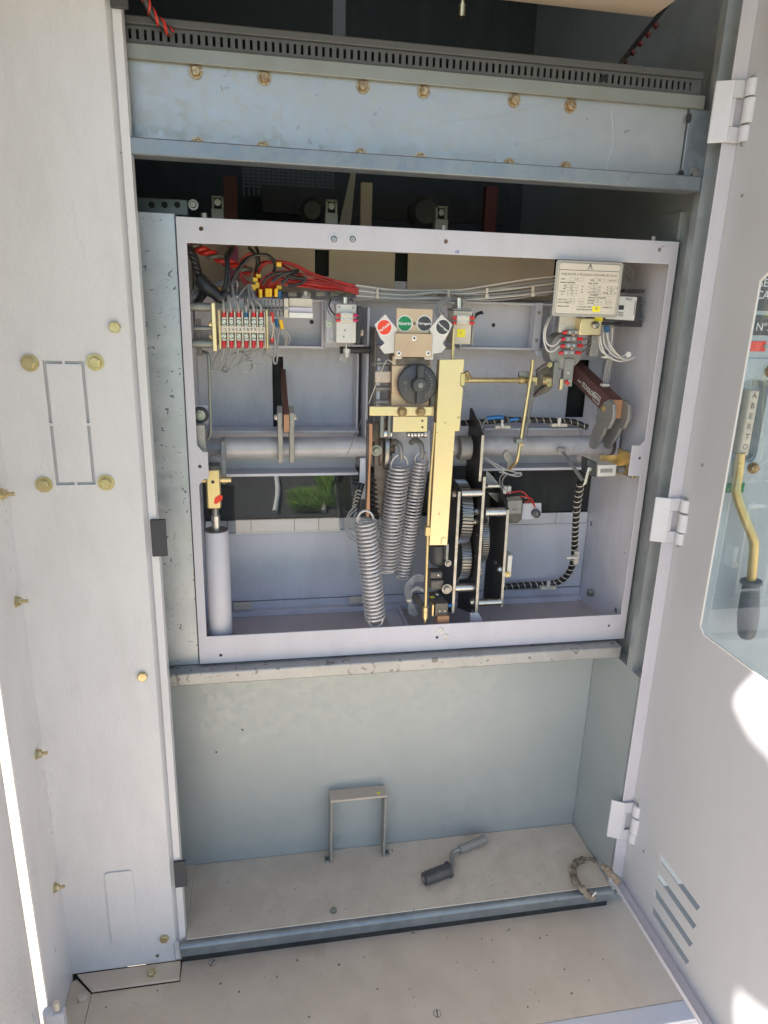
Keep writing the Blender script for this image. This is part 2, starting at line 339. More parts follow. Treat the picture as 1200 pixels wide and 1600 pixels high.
FR = (1, 0, 0); UPV = (0, 0, 1)
def hexbolt(parent, c, r, m='bolt', axis=(0, -1, 0), h=None, washer=True, name='bolt', rot=0.0, wr=1.5):
    """hexagon head on a round washer, c on the surface"""
    c = Vector(c); ax = Vector(axis).normalized(); b = B(); h = h or r*0.8; t = r*0.22 if washer else 0
    if washer: b.cyl(c, c+ax*t, r*wr, n=24)
    q = ax.to_track_quat('Z', 'Y')
    def ring(k, rr): return [b.bm.verts.new(c+ax*k+q @ Vector((rr*math.cos(math.pi/3*i+rot), rr*math.sin(math.pi/3*i+rot), 0))) for i in range(6)]
    A, C2, D = ring(t, r), ring(t+h*0.85, r), ring(t+h, r*0.86)
    for X, Y in ((A, C2), (C2, D)):
        for i in range(6): b.bm.faces.new((X[i], X[(i+1) % 6], Y[(i+1) % 6], Y[i]))
    b.bm.faces.new(D)
    b.cyl(c+ax*(t+h), c+ax*(t+h+r*0.06), r*0.45, n=16)
    return b.build(name, m, parent)
def screw(parent, c, r, m='steel', axis=(0, -1, 0), slot=0.6, name='screw', h=None):
    """round head with a driver slot"""
    c = Vector(c); ax = Vector(axis).normalized(); b = B(); h = h or r*0.5
    b.lathe(c, ax, [(0, r), (h*0.6, r), (h, r*0.75)], n=20)
    o = b.build(name, m, parent)
    q = ax.to_track_quat('Z', 'Y'); u = q @ Vector((math.cos(slot), math.sin(slot), 0)); v = ax.cross(u)
    bb = B(); p = c+ax*(h+0.00005)
    pts = [p+u*r*0.8+v*r*0.08, p-u*r*0.8+v*r*0.08, p-u*r*0.8-v*r*0.08, p+u*r*0.8-v*r*0.08]
    bb.prism(pts, ax*0.0001); bb.build('slot', 'inkg', o, smooth=False)
    return o
def circ(c, r, n=20, plane='xz', a0=0):
    c = Vector(c)
    if plane == 'xz': return [c+Vector((r*math.cos(2*math.pi*i/n+a0), 0, r*math.sin(2*math.pi*i/n+a0))) for i in range(n)]
    if plane == 'yz': return [c+Vector((0, r*math.cos(2*math.pi*i/n+a0), r*math.sin(2*math.pi*i/n+a0))) for i in range(n)]
    return [c+Vector((r*math.cos(2*math.pi*i/n+a0), r*math.sin(2*math.pi*i/n+a0), 0)) for i in range(n)]
def rect(x0, z0, x1, z1, y): return [Vector((x0, y, z0)), Vector((x1, y, z0)), Vector((x1, y, z1)), Vector((x0, y, z1))]
def wire(parent, pts, r=0.0016, m='greyc', name='wire'):
    return B().tube([P(*p) for p in pts], r, n=8).build(name, m, parent)

# ------------------------------------------------------------------ the setting
GZ = -0.95
g = B(); g.prism([Vector((-60, -60, GZ)), Vector((60, -60, GZ)), Vector((60, 60, GZ)), Vector((-60, 60, GZ))], (0, 0, -0.1))
o = g.build('ground', 'ground', smooth=False); o['kind'] = 'structure'
exec_after = []

# ------------------------------------------------------------------ main cabinet
YF = -0.09; XL = -0.038; XR = 0.735; ZS = -0.463; ZP = -0.515
cab = thing('switchgear_cabinet', 'grey painted switchgear cabinet with galvanised steel inside, seen with its doors open', 'cabinet', (0.35, 0, ZP))
# upper inside shell, shade painted in as near-black
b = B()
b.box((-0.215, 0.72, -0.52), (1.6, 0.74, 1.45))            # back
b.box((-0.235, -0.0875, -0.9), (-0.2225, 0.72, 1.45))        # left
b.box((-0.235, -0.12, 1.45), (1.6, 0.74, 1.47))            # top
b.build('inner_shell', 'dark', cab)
# right inner side, beside the opening
b = B(); b.box((0.757, -0.085, -0.5), (0.775, 0.719, 1.449)); b.build('side_wall', 'galvj', cab)
b = B(); b.box((0.7352, -0.0845, -0.485), (0.7565, 0.075, 0.0-0.03)); b.build('side_wall', 'galvd', cab)
# left front panel
TOP = 1.4
pxL = lambda px, py: P(px, py, YF)
a = B()
ko = []   # knock-out slots
def seg(p, q, w_=0.0045):
    p = Vector(p); q = Vector(q); d = (q-p).normalized(); n_ = Vector((-d.z, 0, d.x))*w_/2
    return [p-n_, q-n_, q+n_, p+n_]
kA, kB = P(70, 566, YF), P(147, 755, YF); x0, x1, z0, z1 = kA.x, P(130, 566, YF).x, kB.z, kA.z
x0 = P(69, 566, YF).x; x1 = P(129, 566, YF).x; xm = (x0+x1)/2; zm = (z0+z1)/2
V3 = lambda x, z: Vector((x, YF, z))
holes = []
g_ = 0.0035; hw = 0.002
holes.append([V3(x0-hw, zm+g_/2), V3(x0+hw, zm+g_/2), V3(x0+hw, z1-hw), V3(xm-g_/2, z1-hw), V3(xm-g_/2, z1+hw), V3(x0-hw, z1+hw)])
holes.append([V3(x1+hw, zm+g_/2), V3(x1-hw, zm+g_/2), V3(x1-hw, z1-hw), V3(xm+g_/2, z1-hw), V3(xm+g_/2, z1+hw), V3(x1+hw, z1+hw)])
holes.append([V3(x0-hw, zm-g_/2), V3(x0+hw, zm-g_/2), V3(x0+hw, z0+hw), V3(xm-g_/2, z0+hw), V3(xm-g_/2, z0-hw), V3(x0-hw, z0-hw)])
holes.append([V3(x1+hw, zm-g_/2), V3(x1-hw, zm-g_/2), V3(x1-hw, z0+hw), V3(xm+g_/2, z0+hw), V3(xm+g_/2, z0-hw), V3(x1+hw, z0-hw)])
XB = P(268, 1380, YF).x     # bead line
a.plate([V3(-0.222, ZP+0.006), V3(XB-0.004, ZP+0.006), V3(XB-0.004, TOP), V3(-0.222, TOP)], holes, (0, 0.002, 0))
front = a.build('front_panel', 'paint', cab)
b = B()   # shallow step bead and sealing flange, swept profile in plan
prof = [(XB-0.004, 0.0), (XB-0.001, 0.0), (XB+0.001, 0.006), (XB+0.004, 0.008), (XB+0.006, 0.0015), (XL, 0.0015), (XL, 0.022), (XL-0.002, 0.022), (XL-0.002, 0.0035), (XB+0.0065, 0.0035), (XB+0.005, 0.0105), (XB, 0.0105), (XB-0.003, 0.002), (XB-0.004, 0.002)]
zb = P(295, 1470, YF).z
b.prism([Vector((x, YF+y, zb+0.0)) for x, y in prof], (0, 0, TOP-zb)); b.build('sealing_flange', 'paint', cab)
b = B(); b.box((XB-0.004, YF, ZP+0.006), (XB+0.006, YF+0.014, zb)); b.build('flange_foot', 'paint', cab, 0.002)
b = B(); b.box((x0-0.012, YF+0.0032, z0-0.012), (x1+0.012, YF+0.004, z1+0.012)); b.build('backing_sheet', 'door', cab)
# pressed blank at the foot of the panel
b = B(); e0, e1 = P(166, 1363, YF), P(208, 1470, YF); ex0 = P(163, 1365, YF).x; ex1 = P(207, 1362, YF).x
def rrect(x0, z0, x1, z1, y, r, n=5):
    pts = []
    for cx_, cz_, a0 in ((x1-r, z1-r, 0), (x0+r, z1-r, 90), (x0+r, z0+r, 180), (x1-r, z0+r, 270)):
        for i in range(n+1):
            t = R(a0+90*i/n); pts.append(Vector((cx_+r*math.cos(t), y, cz_+r*math.sin(t))))
    return pts
b.prism(rrect(ex0, e1.z, ex1, e0.z, YF-0.0024, 0.006), (0, 0.0023, 0)); b.build('pressed_blank', 'paint', cab, 0.0008)
for k, (px, py) in enumerate(((180, 511), (223, 1056), (257, 1465))):
    hexbolt(cab, P(px, py, YF), 0.0075, washer=False, rot=k)
for k, (px, py) in enumerate(((47, 567), (149, 566), (69, 757), (166, 754))):
    hexbolt(cab, P(px, py, YF), 0.0075, wr=1.45, rot=0.4*k)
b = B(); c_ = P(246, 1493, YF); b.cyl(c_, c_-Vector((0, 0.001, 0)), 0.003); b.build('rivet', 'gear', cab)
for (pa, pb, pc, pd) in ((236, 812, 260, 870), (272, 1347, 291, 1387), (171, -20, 199, 12)):
    b = B(); b.pbox(pa, pa and pb, pc, pd, YF-0.004, YF+0.001); b.build('sealing_pad', 'rubber', cab, 0.0012)
# base angle under the panel
b = B(); b.prism([P(126, 1529, YF-0.001), P(276, 1507, YF-0.001), P(276, 1507, YF-0.001)+Vector((0, -0.026, -0.004)), P(140, 1548, YF-0.001)+Vector((0, -0.004, 0.0))], (0, 0, -0.004))
b.bm.free(); b = B()
zt = ZP+0.006; b.prism([Vector((-0.214, YF-0.002, zt)), Vector((XB+0.006, YF-0.002, zt)), Vector((XB+0.0072, YF-0.0352, zt)), Vector((-0.184, YF-0.0352, zt))], (0, 0, -0.0045))
b.build('base_strip', 'dust2', cab, 0.0006)
hexbolt(cab, PZ(237, 1521, zt), 0.0075, axis=(0, 0, 1), washer=False)
hexbolt(cab, PZ(129, 1560, ZP+0.001), 0.0075, m='dust', axis=(0, 0, 1), washer=False)
# left side return wall with studs
XW = -0.222
b = B(); b.box((XW-0.002, YF-0.1095, ZP-0.4), (XW, YF, TOP)); b.build('side_return', 'paint', cab)
for px, py in ((30, 940), (62, 1178), (90, 1387), (8, 772)):
    c_ = PX(px-5, py, XW)
    o = hexbolt(cab, c_, 0.006, axis=(1, 0, 0), wr=1.35, h=0.0055, name='stud_nut')
    b = B().cyl(c_+Vector((0.005, 0, 0)), c_+Vector((0.015, 0, 0)), 0.0027); b.build('stud', 'bolt', o)
# right jamb stile (galvanised, behind the door flange)
b = B(); b.box((0.752, 0.012, 0.0), (0.7565, 0.20, 0.72)); b.box((0.7345, -0.06, 0.0-0.03), (0.7565, -0.045, 1.4)); b.build('jamb_post', 'galvj', cab)
# galvanised post behind the left of the breaker
zl0 = -0.002; b = B(); b.box((-0.20, 0.004, zl0), (-0.0012, 0.008, 0.680)); b.box((-0.0040, 0.0085, zl0), (-0.0012, 0.03, 0.680)); b.build('left_post', 'galvm', cab, 0.001)
b = B(); b.box((0.7508, 0.004, zl0), (0.7518, 0.20, 0.680)); b.build('right_post', 'galvj', cab, 0.001)
# lower rail the breaker sits on
b = B(); b.box((-0.20, -0.022, -0.026), (0.7349, 0.40, -0.003)); b.build('support_rail', 'rail', cab, 0.003, seg=3)
# lower compartment
b = B(); b.box((-0.20, 0.07, -0.50), (0.7345, 0.073, -0.0265)); b.build('lower_back_sheet', 'galvd', cab)
for px, py in ((379, 1140), (338, 1175)):
    c_ = P(px, py, 0.07); B().cyl(c_, c_-Vector((0, 0.001, 0)), 0.0015).build('rivet', 'ink', cab)
b = B(); b.box((XL+0.001, -0.094, ZS-0.003), (0.7345, 0.0695, ZS)); b.box((-0.20, -0.080, ZS-0.003), (XL+0.0005, 0.0695, ZS)); b.build('lower_shelf', 'dust', cab, 0.001)
b = B(); pr = [(-0.094, ZS-0.001)]+[(-0.094-0.011*math.sin(t), ZS-0.009+0.008*math.cos(t)) for t in [R(i*15) for i in range(0, 7)]]+[(-0.105, ZS-0.024), (-0.094, ZS-0.024)]
b.prism([Vector((XB+0.0085, y, z)) for y, z in pr], (0.7345-XB-0.0085, 0, 0)); b.build('rolled_front_lip', 'galvb', cab)
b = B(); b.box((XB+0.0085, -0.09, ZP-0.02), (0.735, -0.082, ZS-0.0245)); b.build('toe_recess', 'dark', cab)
# floor plate outside the opening
yfr = -0.283
b = B(); b.plate([Vector((-0.184, -0.126, ZP)), Vector((XB+0.008, -0.126, ZP)), Vector((XB+0.008, -0.08, ZP)), Vector((0.80, -0.08, ZP)), Vector((0.80, yfr, ZP)), Vector((-0.184, yfr, ZP))], [], (0, 0, -0.004))
b.build('floor_plate', 'dust2', cab)
b = B(); b.plate([Vector((-0.2215, -0.10, ZP)), Vector((-0.214, -0.096, ZP)), Vector((-0.1850, -0.1265, ZP)), Vector((-0.1850, yfr, ZP)), Vector((-0.2215, yfr, ZP))], [], (0, 0, -0.004)); b.build('corner_plate', 'dust2', cab)
b = B(); b.box((-0.225, -0.275, ZP-0.012), (0.79, -0.08, ZP-0.006)); b.build('floor_backing', 'dark', cab)
b = B(); b.box((-0.3, -0.315, ZP-0.008), (0.86, yfr-0.001, ZP-0.001)); b.box((-0.3, -0.315, ZP-0.30), (0.86, -0.312, ZP-0.0082)); b.build('sill_strip', 'paint2', cab, 0.001)
for px, py, s_ in ((332, 1505, 1.1), (645, 1454, 1.5), (683, 1584, 1.4)):
    c_ = PZ(px, py, ZP+0.0003); o = B().cyl(c_, c_+Vector((0, 0, 0.0007)), 0.006).build('flat_screw', 'dust', cab)
    rg = B(); rg.plate(circ(c_+Vector((0, 0, 0.0003)), 0.0064, plane='xy'), [circ(c_+Vector((0, 0, 0.0003)), 0.0057, plane='xy')], (0, 0, 0.0006)); rg.build('screw_rim', 'inkg', o, smooth=False)
    u = Vector((math.cos(s_), math.sin(s_), 0)); v = Vector((-u.y, u.x, 0)); p_ = c_+Vector((0, 0, 0.0009))
    B().prism([p_+u*0.006+v*0.0007, p_-u*0.006+v*0.0007, p_-u*0.006-v*0.0007, p_+u*0.006-v*0.0007], (0, 0, 0.0002)).build('slot', 'ink', o, smooth=False)
# loose grit on the floor plate
b = B()
for i in range(45):
    x, y = random.uniform(-0.17, 0.68), random.uniform(-0.27, -0.11); r_ = random.uniform(0.0006, 0.0022)
    pts = [Vector((x+r_*random.uniform(0.6, 1.3)*math.cos(t*1.2566), y+r_*random.uniform(0.6, 1.3)*math.sin(t*1.2566), ZP+0.0001)) for t in range(5)]
    b.prism(pts, (0, 0, 0.0008))
o = b.build('rust_flakes', 'mud', smooth=False); tagm(o, 'tiny rust flakes and grit scattered on the dusty floor plate', 'grit'); o['kind'] = 'stuff'
# shelf knob
c_ = PZ(521, 1424, ZS); o = B().cyl(c_, c_+Vector((0, 0, 0.007)), 0.0035).cyl(c_, c_+Vector((0, 0, 0.002)), 0.006).build('shelf_stud', 'stripz', cab)

# ---- top: beam, strip, slotted duct
beam = thing('cross_beam', 'wide bluish galvanised beam bolted across the top of the opening', 'beam', (0.35, -0.06, 0.733))
zl, zlt = 0.733, 0.752
bt = (P(206, 92, -0.055).z+P(1110, 176, -0.055).z)/2
b = B(); b.box((-0.20, -0.055, zl+0.002), (0.70, -0.052, bt)); b.build('web', 'galvl', beam)
b = B(); b.box((XL-0.010, -0.086, zl), (0.7155, -0.083, zlt)); b.box((-0.20, -0.0828, zl), (0.7155, -0.0555, zl+0.003)); b.build('lower_flange', 'galvb', beam, 0.0015)
b = B(); b.box((0.7005, -0.060, zl+0.0035), (0.734, -0.056, bt)); b.build('end_cleat', 'galvb', beam, 0.001)
b = B(); b.box((-0.20, -0.0625, bt), (0.72, -0.052, bt+0.0165)); b.build('top_flange', 'stripz', beam, 0.001)
for k, (px, py) in enumerate(((306, 112), (413, 122), (567, 135), (662, 143), (803, 157), (891, 166))):
    hexbolt(beam, P(px, py, -0.055), 0.0058, 'boltr', rot=k, wr=1.5)
for k, (px, py) in enumerate(((309, 226), (411, 232), (563, 243), (656, 249), (795, 258), (883, 263))):
    hexbolt(beam, P(px, py, -0.055), 0.0058, 'boltr', rot=k+0.3, wr=1.5)
for px, py in ((1073, 186), (1061, 274)):
    c_ = P(px, py, -0.0551); b = B(); b.prism(rrect(c_.x-0.004, c_.z-0.006, c_.x+0.004, c_.z+0.006, -0.0603 if c_.x > 0.7 else -0.0553, 0.0038), (0, 0.0002, 0)); b.build('slot_hole', 'ink', beam, smooth=False)
c_ = P(248, 220, -0.0552); B().cyl(c_, c_+Vector((0, 0.0001, 0)), 0.0025).build('slot_hole', 'ink', beam, smooth=False)
hexbolt(beam, P(1084, 273, -0.06), 0.006, 'gear')
duct = thing('wiring_duct', 'grey slotted plastic wiring duct running along the top of the beam', 'cable duct', (0.35, -0.05, bt+0.017))
d0, d1 = bt+0.017, P(205, 38, -0.058).z
dz0, dz1 = d0+0.004, d0+0.0165
hs = [rect(-0.045+i*0.0088, dz0, -0.045+i*0.0088+0.0034, dz1-0.002, -0.060) for i in range(85)]
b = B(); b.plate(rect(-0.2, d0, 0.712, dz1+0.0015, -0.060), hs, (0, 0.002, 0)); b.build('slotted_side', 'duct', duct, smooth=False)
b = B(); b.box((-0.2, -0.064, dz1+0.002), (0.712, -0.010, dz1+0.011)); b.build('duct_cover', 'duct', duct, 0.0015)
b = B(); b.box((-0.2, -0.012, d0), (0.712, -0.0105, dz1+0.0015)); b.build('duct_back', 'dark', duct)
# things in the dark above
o = B().box((P(520, 30, 0.2).x, 0.2, P(520, 60, 0.2).z), (P(540, 30, 0.2).x, 0.21, P(520, 0, 0.2).z+0.2)).build('hanging_bar', 'duct'); tagm(o, 'dim grey metal bar hanging in the dark above the wiring duct', 'bar')
c_ = P(722, 14, 0.1); o = B().cyl(c_, c_+Vector((0, 0, 0.2)), 0.003).cyl(c_-Vector((0,0,.01)), c_+Vector((0, 0, 0.006)), 0.005).build('hanging_rod', 'bolt'); tagm(o, 'small brass coloured rod tip hanging near the top of the dark space', 'rod')
zc = P(1020, 27, -0.02).z
b = B(); xr_ = P(1020, 27, -0.02).x; b.box((-0.2, -0.32, zc), (xr_, -0.02, zc+0.03)); o = b.build('roof_flap', 'beige', None, 0.001); tagm(o, 'beige underside of the roof flap at the top edge of the picture', 'roof flap')
def braided(name, pts, r, label, cat):
    t = thing(name, label, cat, P(*pts[-1]))
    B().tube([P(*p) for p in pts], r, n=10).build('sleeve', 'blackc', t)
    PP = [P(*p) for p in pts]; n = 90; out = []
    L_ = [0]
    for i in range(len(PP)-1): L_.append(L_[-1]+(PP[i+1]-PP[i]).length)
    for ph in (0, math.pi):
        out = []
        for k in range(n+1):
            s_ = L_[-1]*k/n; i = max(j for j in range(len(PP)) if L_[j] <= s_+1e-9); i = min(i, len(PP)-2)
            p = PP[i].lerp(PP[i+1], (s_-L_[i])/max(1e-9, L_[i+1]-L_[i])); d = (PP[i+1]-PP[i]).normalized(); u = d.orthogonal().normalized(); v = d.cross(u)
            an = s_/(r*5.5)*2*math.pi+ph; out.append(p+(u*math.cos(an)+v*math.sin(an))*r*0.72)
        B().tube(out, r*0.5, n=6, smooth=1).build('red_strand', 'redc', t)
    return t
braided('braided_cable', [(205, -60, -0.09), (222, -10, -0.085), (240, 25, -0.075), (268, 52, -0.066)], 0.0042, 'red and black twisted cable dropping into the duct at top left', 'cable')
t_ = thing('wire_pair', 'black cable with faint red marks rising from the duct towards the upper right', 'cable', P(940, 122, -0.066))
B().tube([P(940, 124, -0.062), P(962, 108, -0.045), (P(1000, 60, 0.0)), P(1040, 10, 0.05), P(1060, -20, 0.05)], 0.0035).build('sleeve', 'blackc', t_)
for i in range(5):
    c_ = P(975+i*12, 98-i*14, -0.030+i*0.008); B().cyl(c_, c_+Vector((0.003, 0, 0.003)), 0.0037, n=12).build('red_mark', 'redbar', t_)

# ---- inside above the breaker: bars, terminals, coarse mesh
def bar(px0, px1, py0, py1, y, m, name, label, cat='busbar', th=0.01, grp=None):
    b = B(); b.pbox(px0, py0, px1, py1, y, y+th); o = b.build(name, m, None, 0.0006); tagm(o, label, cat, grp); return o
bar(352, 373, 275, 470, 0.30, 'redbar', 'busbar', 'dark red flat busbar standing behind the left end of the breaker', th=0.03)
bar(563, 581, 285, 400, 0.34, 'beige', 'support_strip', 'pale beige vertical strip just above the middle of the breaker frame', 'strip', 0.01)
bar(757, 775, 290, 400, 0.40, 'redbar', 'busbar', 'dim red flat busbar deep behind the right half of the breaker', th=0.02)
o = B().prism([P(548, 270, 0.36), P(556, 270, 0.36), P(548, 352, 0.36), P(530, 352, 0.36)], (0, 0.01, 0)).build('slanting_strip', 'castg'); tagm(o, 'slanting grey strip beside the pale beige vertical strip', 'strip')
def mesh_panel():
    hs = []
    a_ = P(380, 262, 0.60); e_ = P(520, 298, 0.60)
    b = B()
    nx, nz = 18, 5
    for i in range(nx+1):
        x = a_.x+(e_.x-a_.x)*i/nx; b.box((x-0.002, 0.60, e_.z-0.02), (x+0.002, 0.604, a_.z+0.02))
    for j in range(nz+1):
        z = e_.z+(a_.z-e_.z)*j/nz; b.box((a_.x, 0.6045, z-0.002), (e_.x, 0.606, z+0.002))
    o = b.build('vent_mesh', 'duct'); tagm(o, 'dim grid mesh at the back above the breaker frame', 'mesh')
mesh_panel()
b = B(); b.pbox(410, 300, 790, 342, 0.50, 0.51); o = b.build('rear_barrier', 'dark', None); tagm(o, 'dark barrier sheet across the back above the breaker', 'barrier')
cl = thing('strut_channel', 'short grey slotted strut rail above the galvanised post at left', 'rail', P(255, 322, 0.1))
b = B(); b.pbox(215, 310, 293, 335, 0.10, 0.12); b.build('channel', 'galvb', cl, 0.001)
for px in (237, 257, 277): c_ = P(px, 320, 0.0997); B().cyl(c_, c_+Vector((0, 0.0002, 0)), 0.0045).build('slot_hole', 'ink', cl, smooth=False)
hexbolt(cl, P(302, 320, 0.11), 0.005, 'gear')
def lug(px, py, y, label):
    t = thing('terminal_lug', label, 'terminal', P(px, py+30, y), 'pale terminal lugs standing behind the breaker top edge')
    b = B(); b.pbox(px-10, py+14, px+10, py+42, y, y+0.02); b.build('foot', 'castg', t, 0.001)
    b = B(); b.pbox(px-9, py-6, px+9, py-3, y, y+0.01); b.pbox(px-9, py-6, px-6, py+14, y, y+0.01); b.pbox(px+6, py-6, px+9, py+14, y, y+0.01); b.build('clip', 'castg', t)
    b = B(); c_ = P(px, py+4, y+0.004); b.cyl(c_, c_+Vector((0, 0.006, 0)), 0.005); b.build('screw', 'gear', t)
lug(518, 318, 0.14, 'pale terminal lug behind the middle of the breaker top edge')
lug(340, 312, 0.14, 'pale terminal lug beside the dark red busbar')
lug(690, 328, 0.16, 'dim terminal lug above the right half of the breaker top edge')
for px, py, r_, lb in ((690, 325, 0.030, 'round black insulator behind the breaker top, right of centre'), (512, 322, 0.022, 'round black insulator behind the breaker top, at centre')):
    c_ = P(px-24, py+6, 0.35); o = B().lathe(c_, (0, 1, 0), [(0, r_*0.7), (0.01, r_), (0.02, r_), (0.03, r_*0.8), (0.04, r_)]).build('insulator', 'plastic'); tagm(o, lb, 'insulator')

# ------------------------------------------------------------------ right door (open at ninety degrees)
XD = 0.757; zdb = P(938, 1378, YF).z; zdt = 1.35
door = B()
# window outline in the door plane, from its left edge on
wy0 = PX(1095, 975, XD).y; wz0 = 0.117; wz1 = PX(1193, 440, XD).z
win = [Vector((XD, y, z)) for y, z in ((wy0, wz0), (wy0-0.012, wz0-0.010), (-0.56, wz0-0.012), (-0.575, wz0), (-0.575, wz1), (-0.56, wz1+0.014), (wy0-0.018, wz1+0.014), (wy0, wz1))]
lou = []
lp = [((1033, 1337), (1093, 1428)), ((1027, 1360), (1086, 1459)), ((1021, 1387), (1080, 1485)), ((1015, 1411), (1075, 1510))]
lv = []
for (a0, a1) in lp:
    A_ = PX(*a0, XD); E_ = PX(*a1, XD); z = (A_.z+E_.z)/2; lv.append((A_.y, E_.y, z))
ly0 = sum(q[0] for q in lv)/4; ly1 = sum(q[1] for q in lv)/4
lz = [lv[0][2]+(lv[3][2]-lv[0][2])*i/3 for i in range(4)]
for z in lz: lou.append([Vector((XD, y, zz)) for y, zz in ((ly0, z+0.0070), (ly0-0.006, z-0.0062), (ly1+0.006, z-0.0062), (ly1, z+0.0070))])
door.plate([Vector((XD, YF-0.002, zdb)), Vector((XD, -0.66, zdb)), Vector((XD, -0.66, zdt)), Vector((XD, YF-0.002, zdt))], [win]+lou, (0.002, 0, 0))
dr = thing('cabinet_door', 'grey right-hand cabinet door open at a right angle with clear window and four louvres', 'door', (XD, YF, zdb))
door.build('door_sheet', 'door', dr, smooth=False)
b = B(); b.box((XR, YF-0.0025, zdb), (XD-0.0002, YF-0.0005, zdt)); b.build('hinge_flange', 'lilac', dr, 0.0006)
b = B(); b.box((XR-0.0025, YF-0.02, zdb+0.0025), (XR-0.001, YF-0.003, zdt)); b.bm.free()
b = B(); b.box((XR+0.001, -0.66, zdb), (XD-0.0002, YF-0.003, zdb+0.002)); b.box((XR+0.001, -0.66, zdb+0.0022), (XR+0.0022, YF-0.003, zdb+0.010)); b.build('bottom_flange', 'lilac', dr, 0.0006)
for i, z in enumerate(lz):    # pressed louvre blades bulging outward
    b = B(); n = 6; top = []; bot = []
    for k in range(n+1):
        t = k/n*math.pi/2; top.append((XD+0.0022+0.010*math.sin(t), z+0.0072-0.014*(1-math.cos(t))))
    pts = [Vector((x, ly0, zz)) for x, zz in top]+[Vector((x+0.0012, ly0, zz-0.0008)) for x, zz in top[::-1]]
    b.prism(pts, (0, ly1-ly0, 0)); b.build('louvre', 'paint2', dr)
b = B()
fr_o = [p+Vector((-0.0006, 0, 0)) for p in win]
cen = Vector((XD, (wy0-0.575)/2, (wz0+wz1)/2))
def shrink(p, d): return Vector((p.x, p.y+(d if p.y < cen.y else -d), p.z+(d if p.z < cen.z else -d)))
b.plate([shrink(p, -0.0016)-Vector((0.0006, 0, 0)) for p in win], [[shrink(p, 0.0004)-Vector((0.0006, 0, 0)) for p in win]], (0.0005, 0, 0)); wf = b.build('window_edge', 'white', dr, smooth=False, label='thin white cut edge around the window')
b = B(); b.prism([shrink(p, -0.012)+Vector((0.0035, 0, 0)) for p in win], (0.003, 0, 0)); b.build('window_pane', 'acrylic', dr, smooth=False)
for px, py in ((1140, 235), (1160, 306), (1098, 727), (1006, 1330)):
    c_ = PX(px, py, XD); B().cyl(c_, c_-Vector((0.0015, 0, 0)), 0.0022, n=14).build('weld_stud', 'castg', dr)
def hinge(py0, py1, pxl):
    c0 = P(pxl, py0, YF-0.006); c1 = P(pxl, py1, YF-0.006); z1_, z0_ = c0.z, c1.z; h = z1_-z0_
    xk = XD+0.001; yk = YF-0.016; rk = 0.0085; xl_ = XR-0.018
    b = B()
    # fixed leaf bent towards the cabinet
    b.prism([Vector((x, y, z0_)) for x, y in ((XR+0.003, YF-0.0085), (XR+0.003, YF-0.006), (xl_, YF+0.006), (xl_, YF+0.003))][::-1], (0, 0, h))
    b.box((XR+0.0032, YF-0.0085, z0_), (xk-0.003, YF-0.006, z0_+h*0.26)); b.box((XR+0.0032, YF-0.0085, z1_-h*0.28), (xk-0.003, YF-0.006, z1_))
    b.box((XR+0.0032, YF-0.0085, z0_+h*0.262), (XR+0.008, YF-0.006, z1_-h*0.282))
    hl = b.build('hinge', 'paint2', dr, 0.001)
    for (u0, u1) in ((0, 0.26), (0.72, 1.0)):
        B().cyl((xk, yk, z0_+h*u0), (xk, yk, z0_+h*u1), rk, n=24).build('knuckle', 'paint2', hl, 0.001)
    k = B().cyl((xk, yk-0.002, z0_+h*0.29), (xk, yk-0.002, z0_+h*0.69), rk+0.001, n=24)
    k.box((xk, yk-0.024, z0_+h*0.30), (xk+0.004, yk-0.004, z0_+h*0.68)); k.build('moving_leaf', 'paint2', hl, 0.001)
    B().cyl((xk, yk, z0_-0.005), (xk, yk, z1_+0.003), 0.004).build('pin', 'stripz', hl)
    return hl
h1 = hinge(122, 222, 1121); hinge(779, 848, 1026); hinge(1256, 1312, 958)
c_ = Vector((XD+0.004, YF-0.018, P(1121, 122, YF).z+0.008)); B().tube([c_, c_+Vector((0.004, -0.004, 0.012)), c_+Vector((0.012, -0.006, 0.010)), c_+Vector((0.006, -0.004, 0.0))], 0.0012).build('pin_ring', 'castg', h1)

# ------------------------------------------------------------------ left outer door leaf
lf = thing('outer_door_leaf', 'pale outer door leaf along the left edge of the picture', 'door', (-0.24, -0.5, ZP-0.05))
b = B(); prof = [(-0.232, -0.212)]+[(-0.232-0.016*(1-math.cos(R(t))), -0.222-0.016*0-0.03+0.03*math.cos(R(t))+0.01) for t in (0,)]
pr = [(-0.262, -0.2115), (-0.231, -0.2115), (-0.228, -0.220), (-0.226, -0.30), (-0.224, -0.52), (-0.262, -0.52)]
b.prism([Vector((x, y, ZP-0.02)) for x, y in pr], (0, 0, 2.0)); b.build('leaf', 'paint', lf, 0.004)
c_ = PX(80, 1590, -0.226)
hz_ = P(76, 1578, -0.205); b = B().cyl((hz_.x, -0.205, hz_.z-.06), (hz_.x, -0.205, hz_.z), 0.009); b.box((hz_.x, -0.214, hz_.z-.06), (hz_.x+.022, -0.2, hz_.z-.002)); b.build('hinge', 'paint2', lf, 0.002)
b = B().cyl((hz_.x+.012, -0.206, hz_.z), (hz_.x+.012, -0.206, hz_.z+.014), 0.004); b.build('hinge_pin', 'cream', lf)

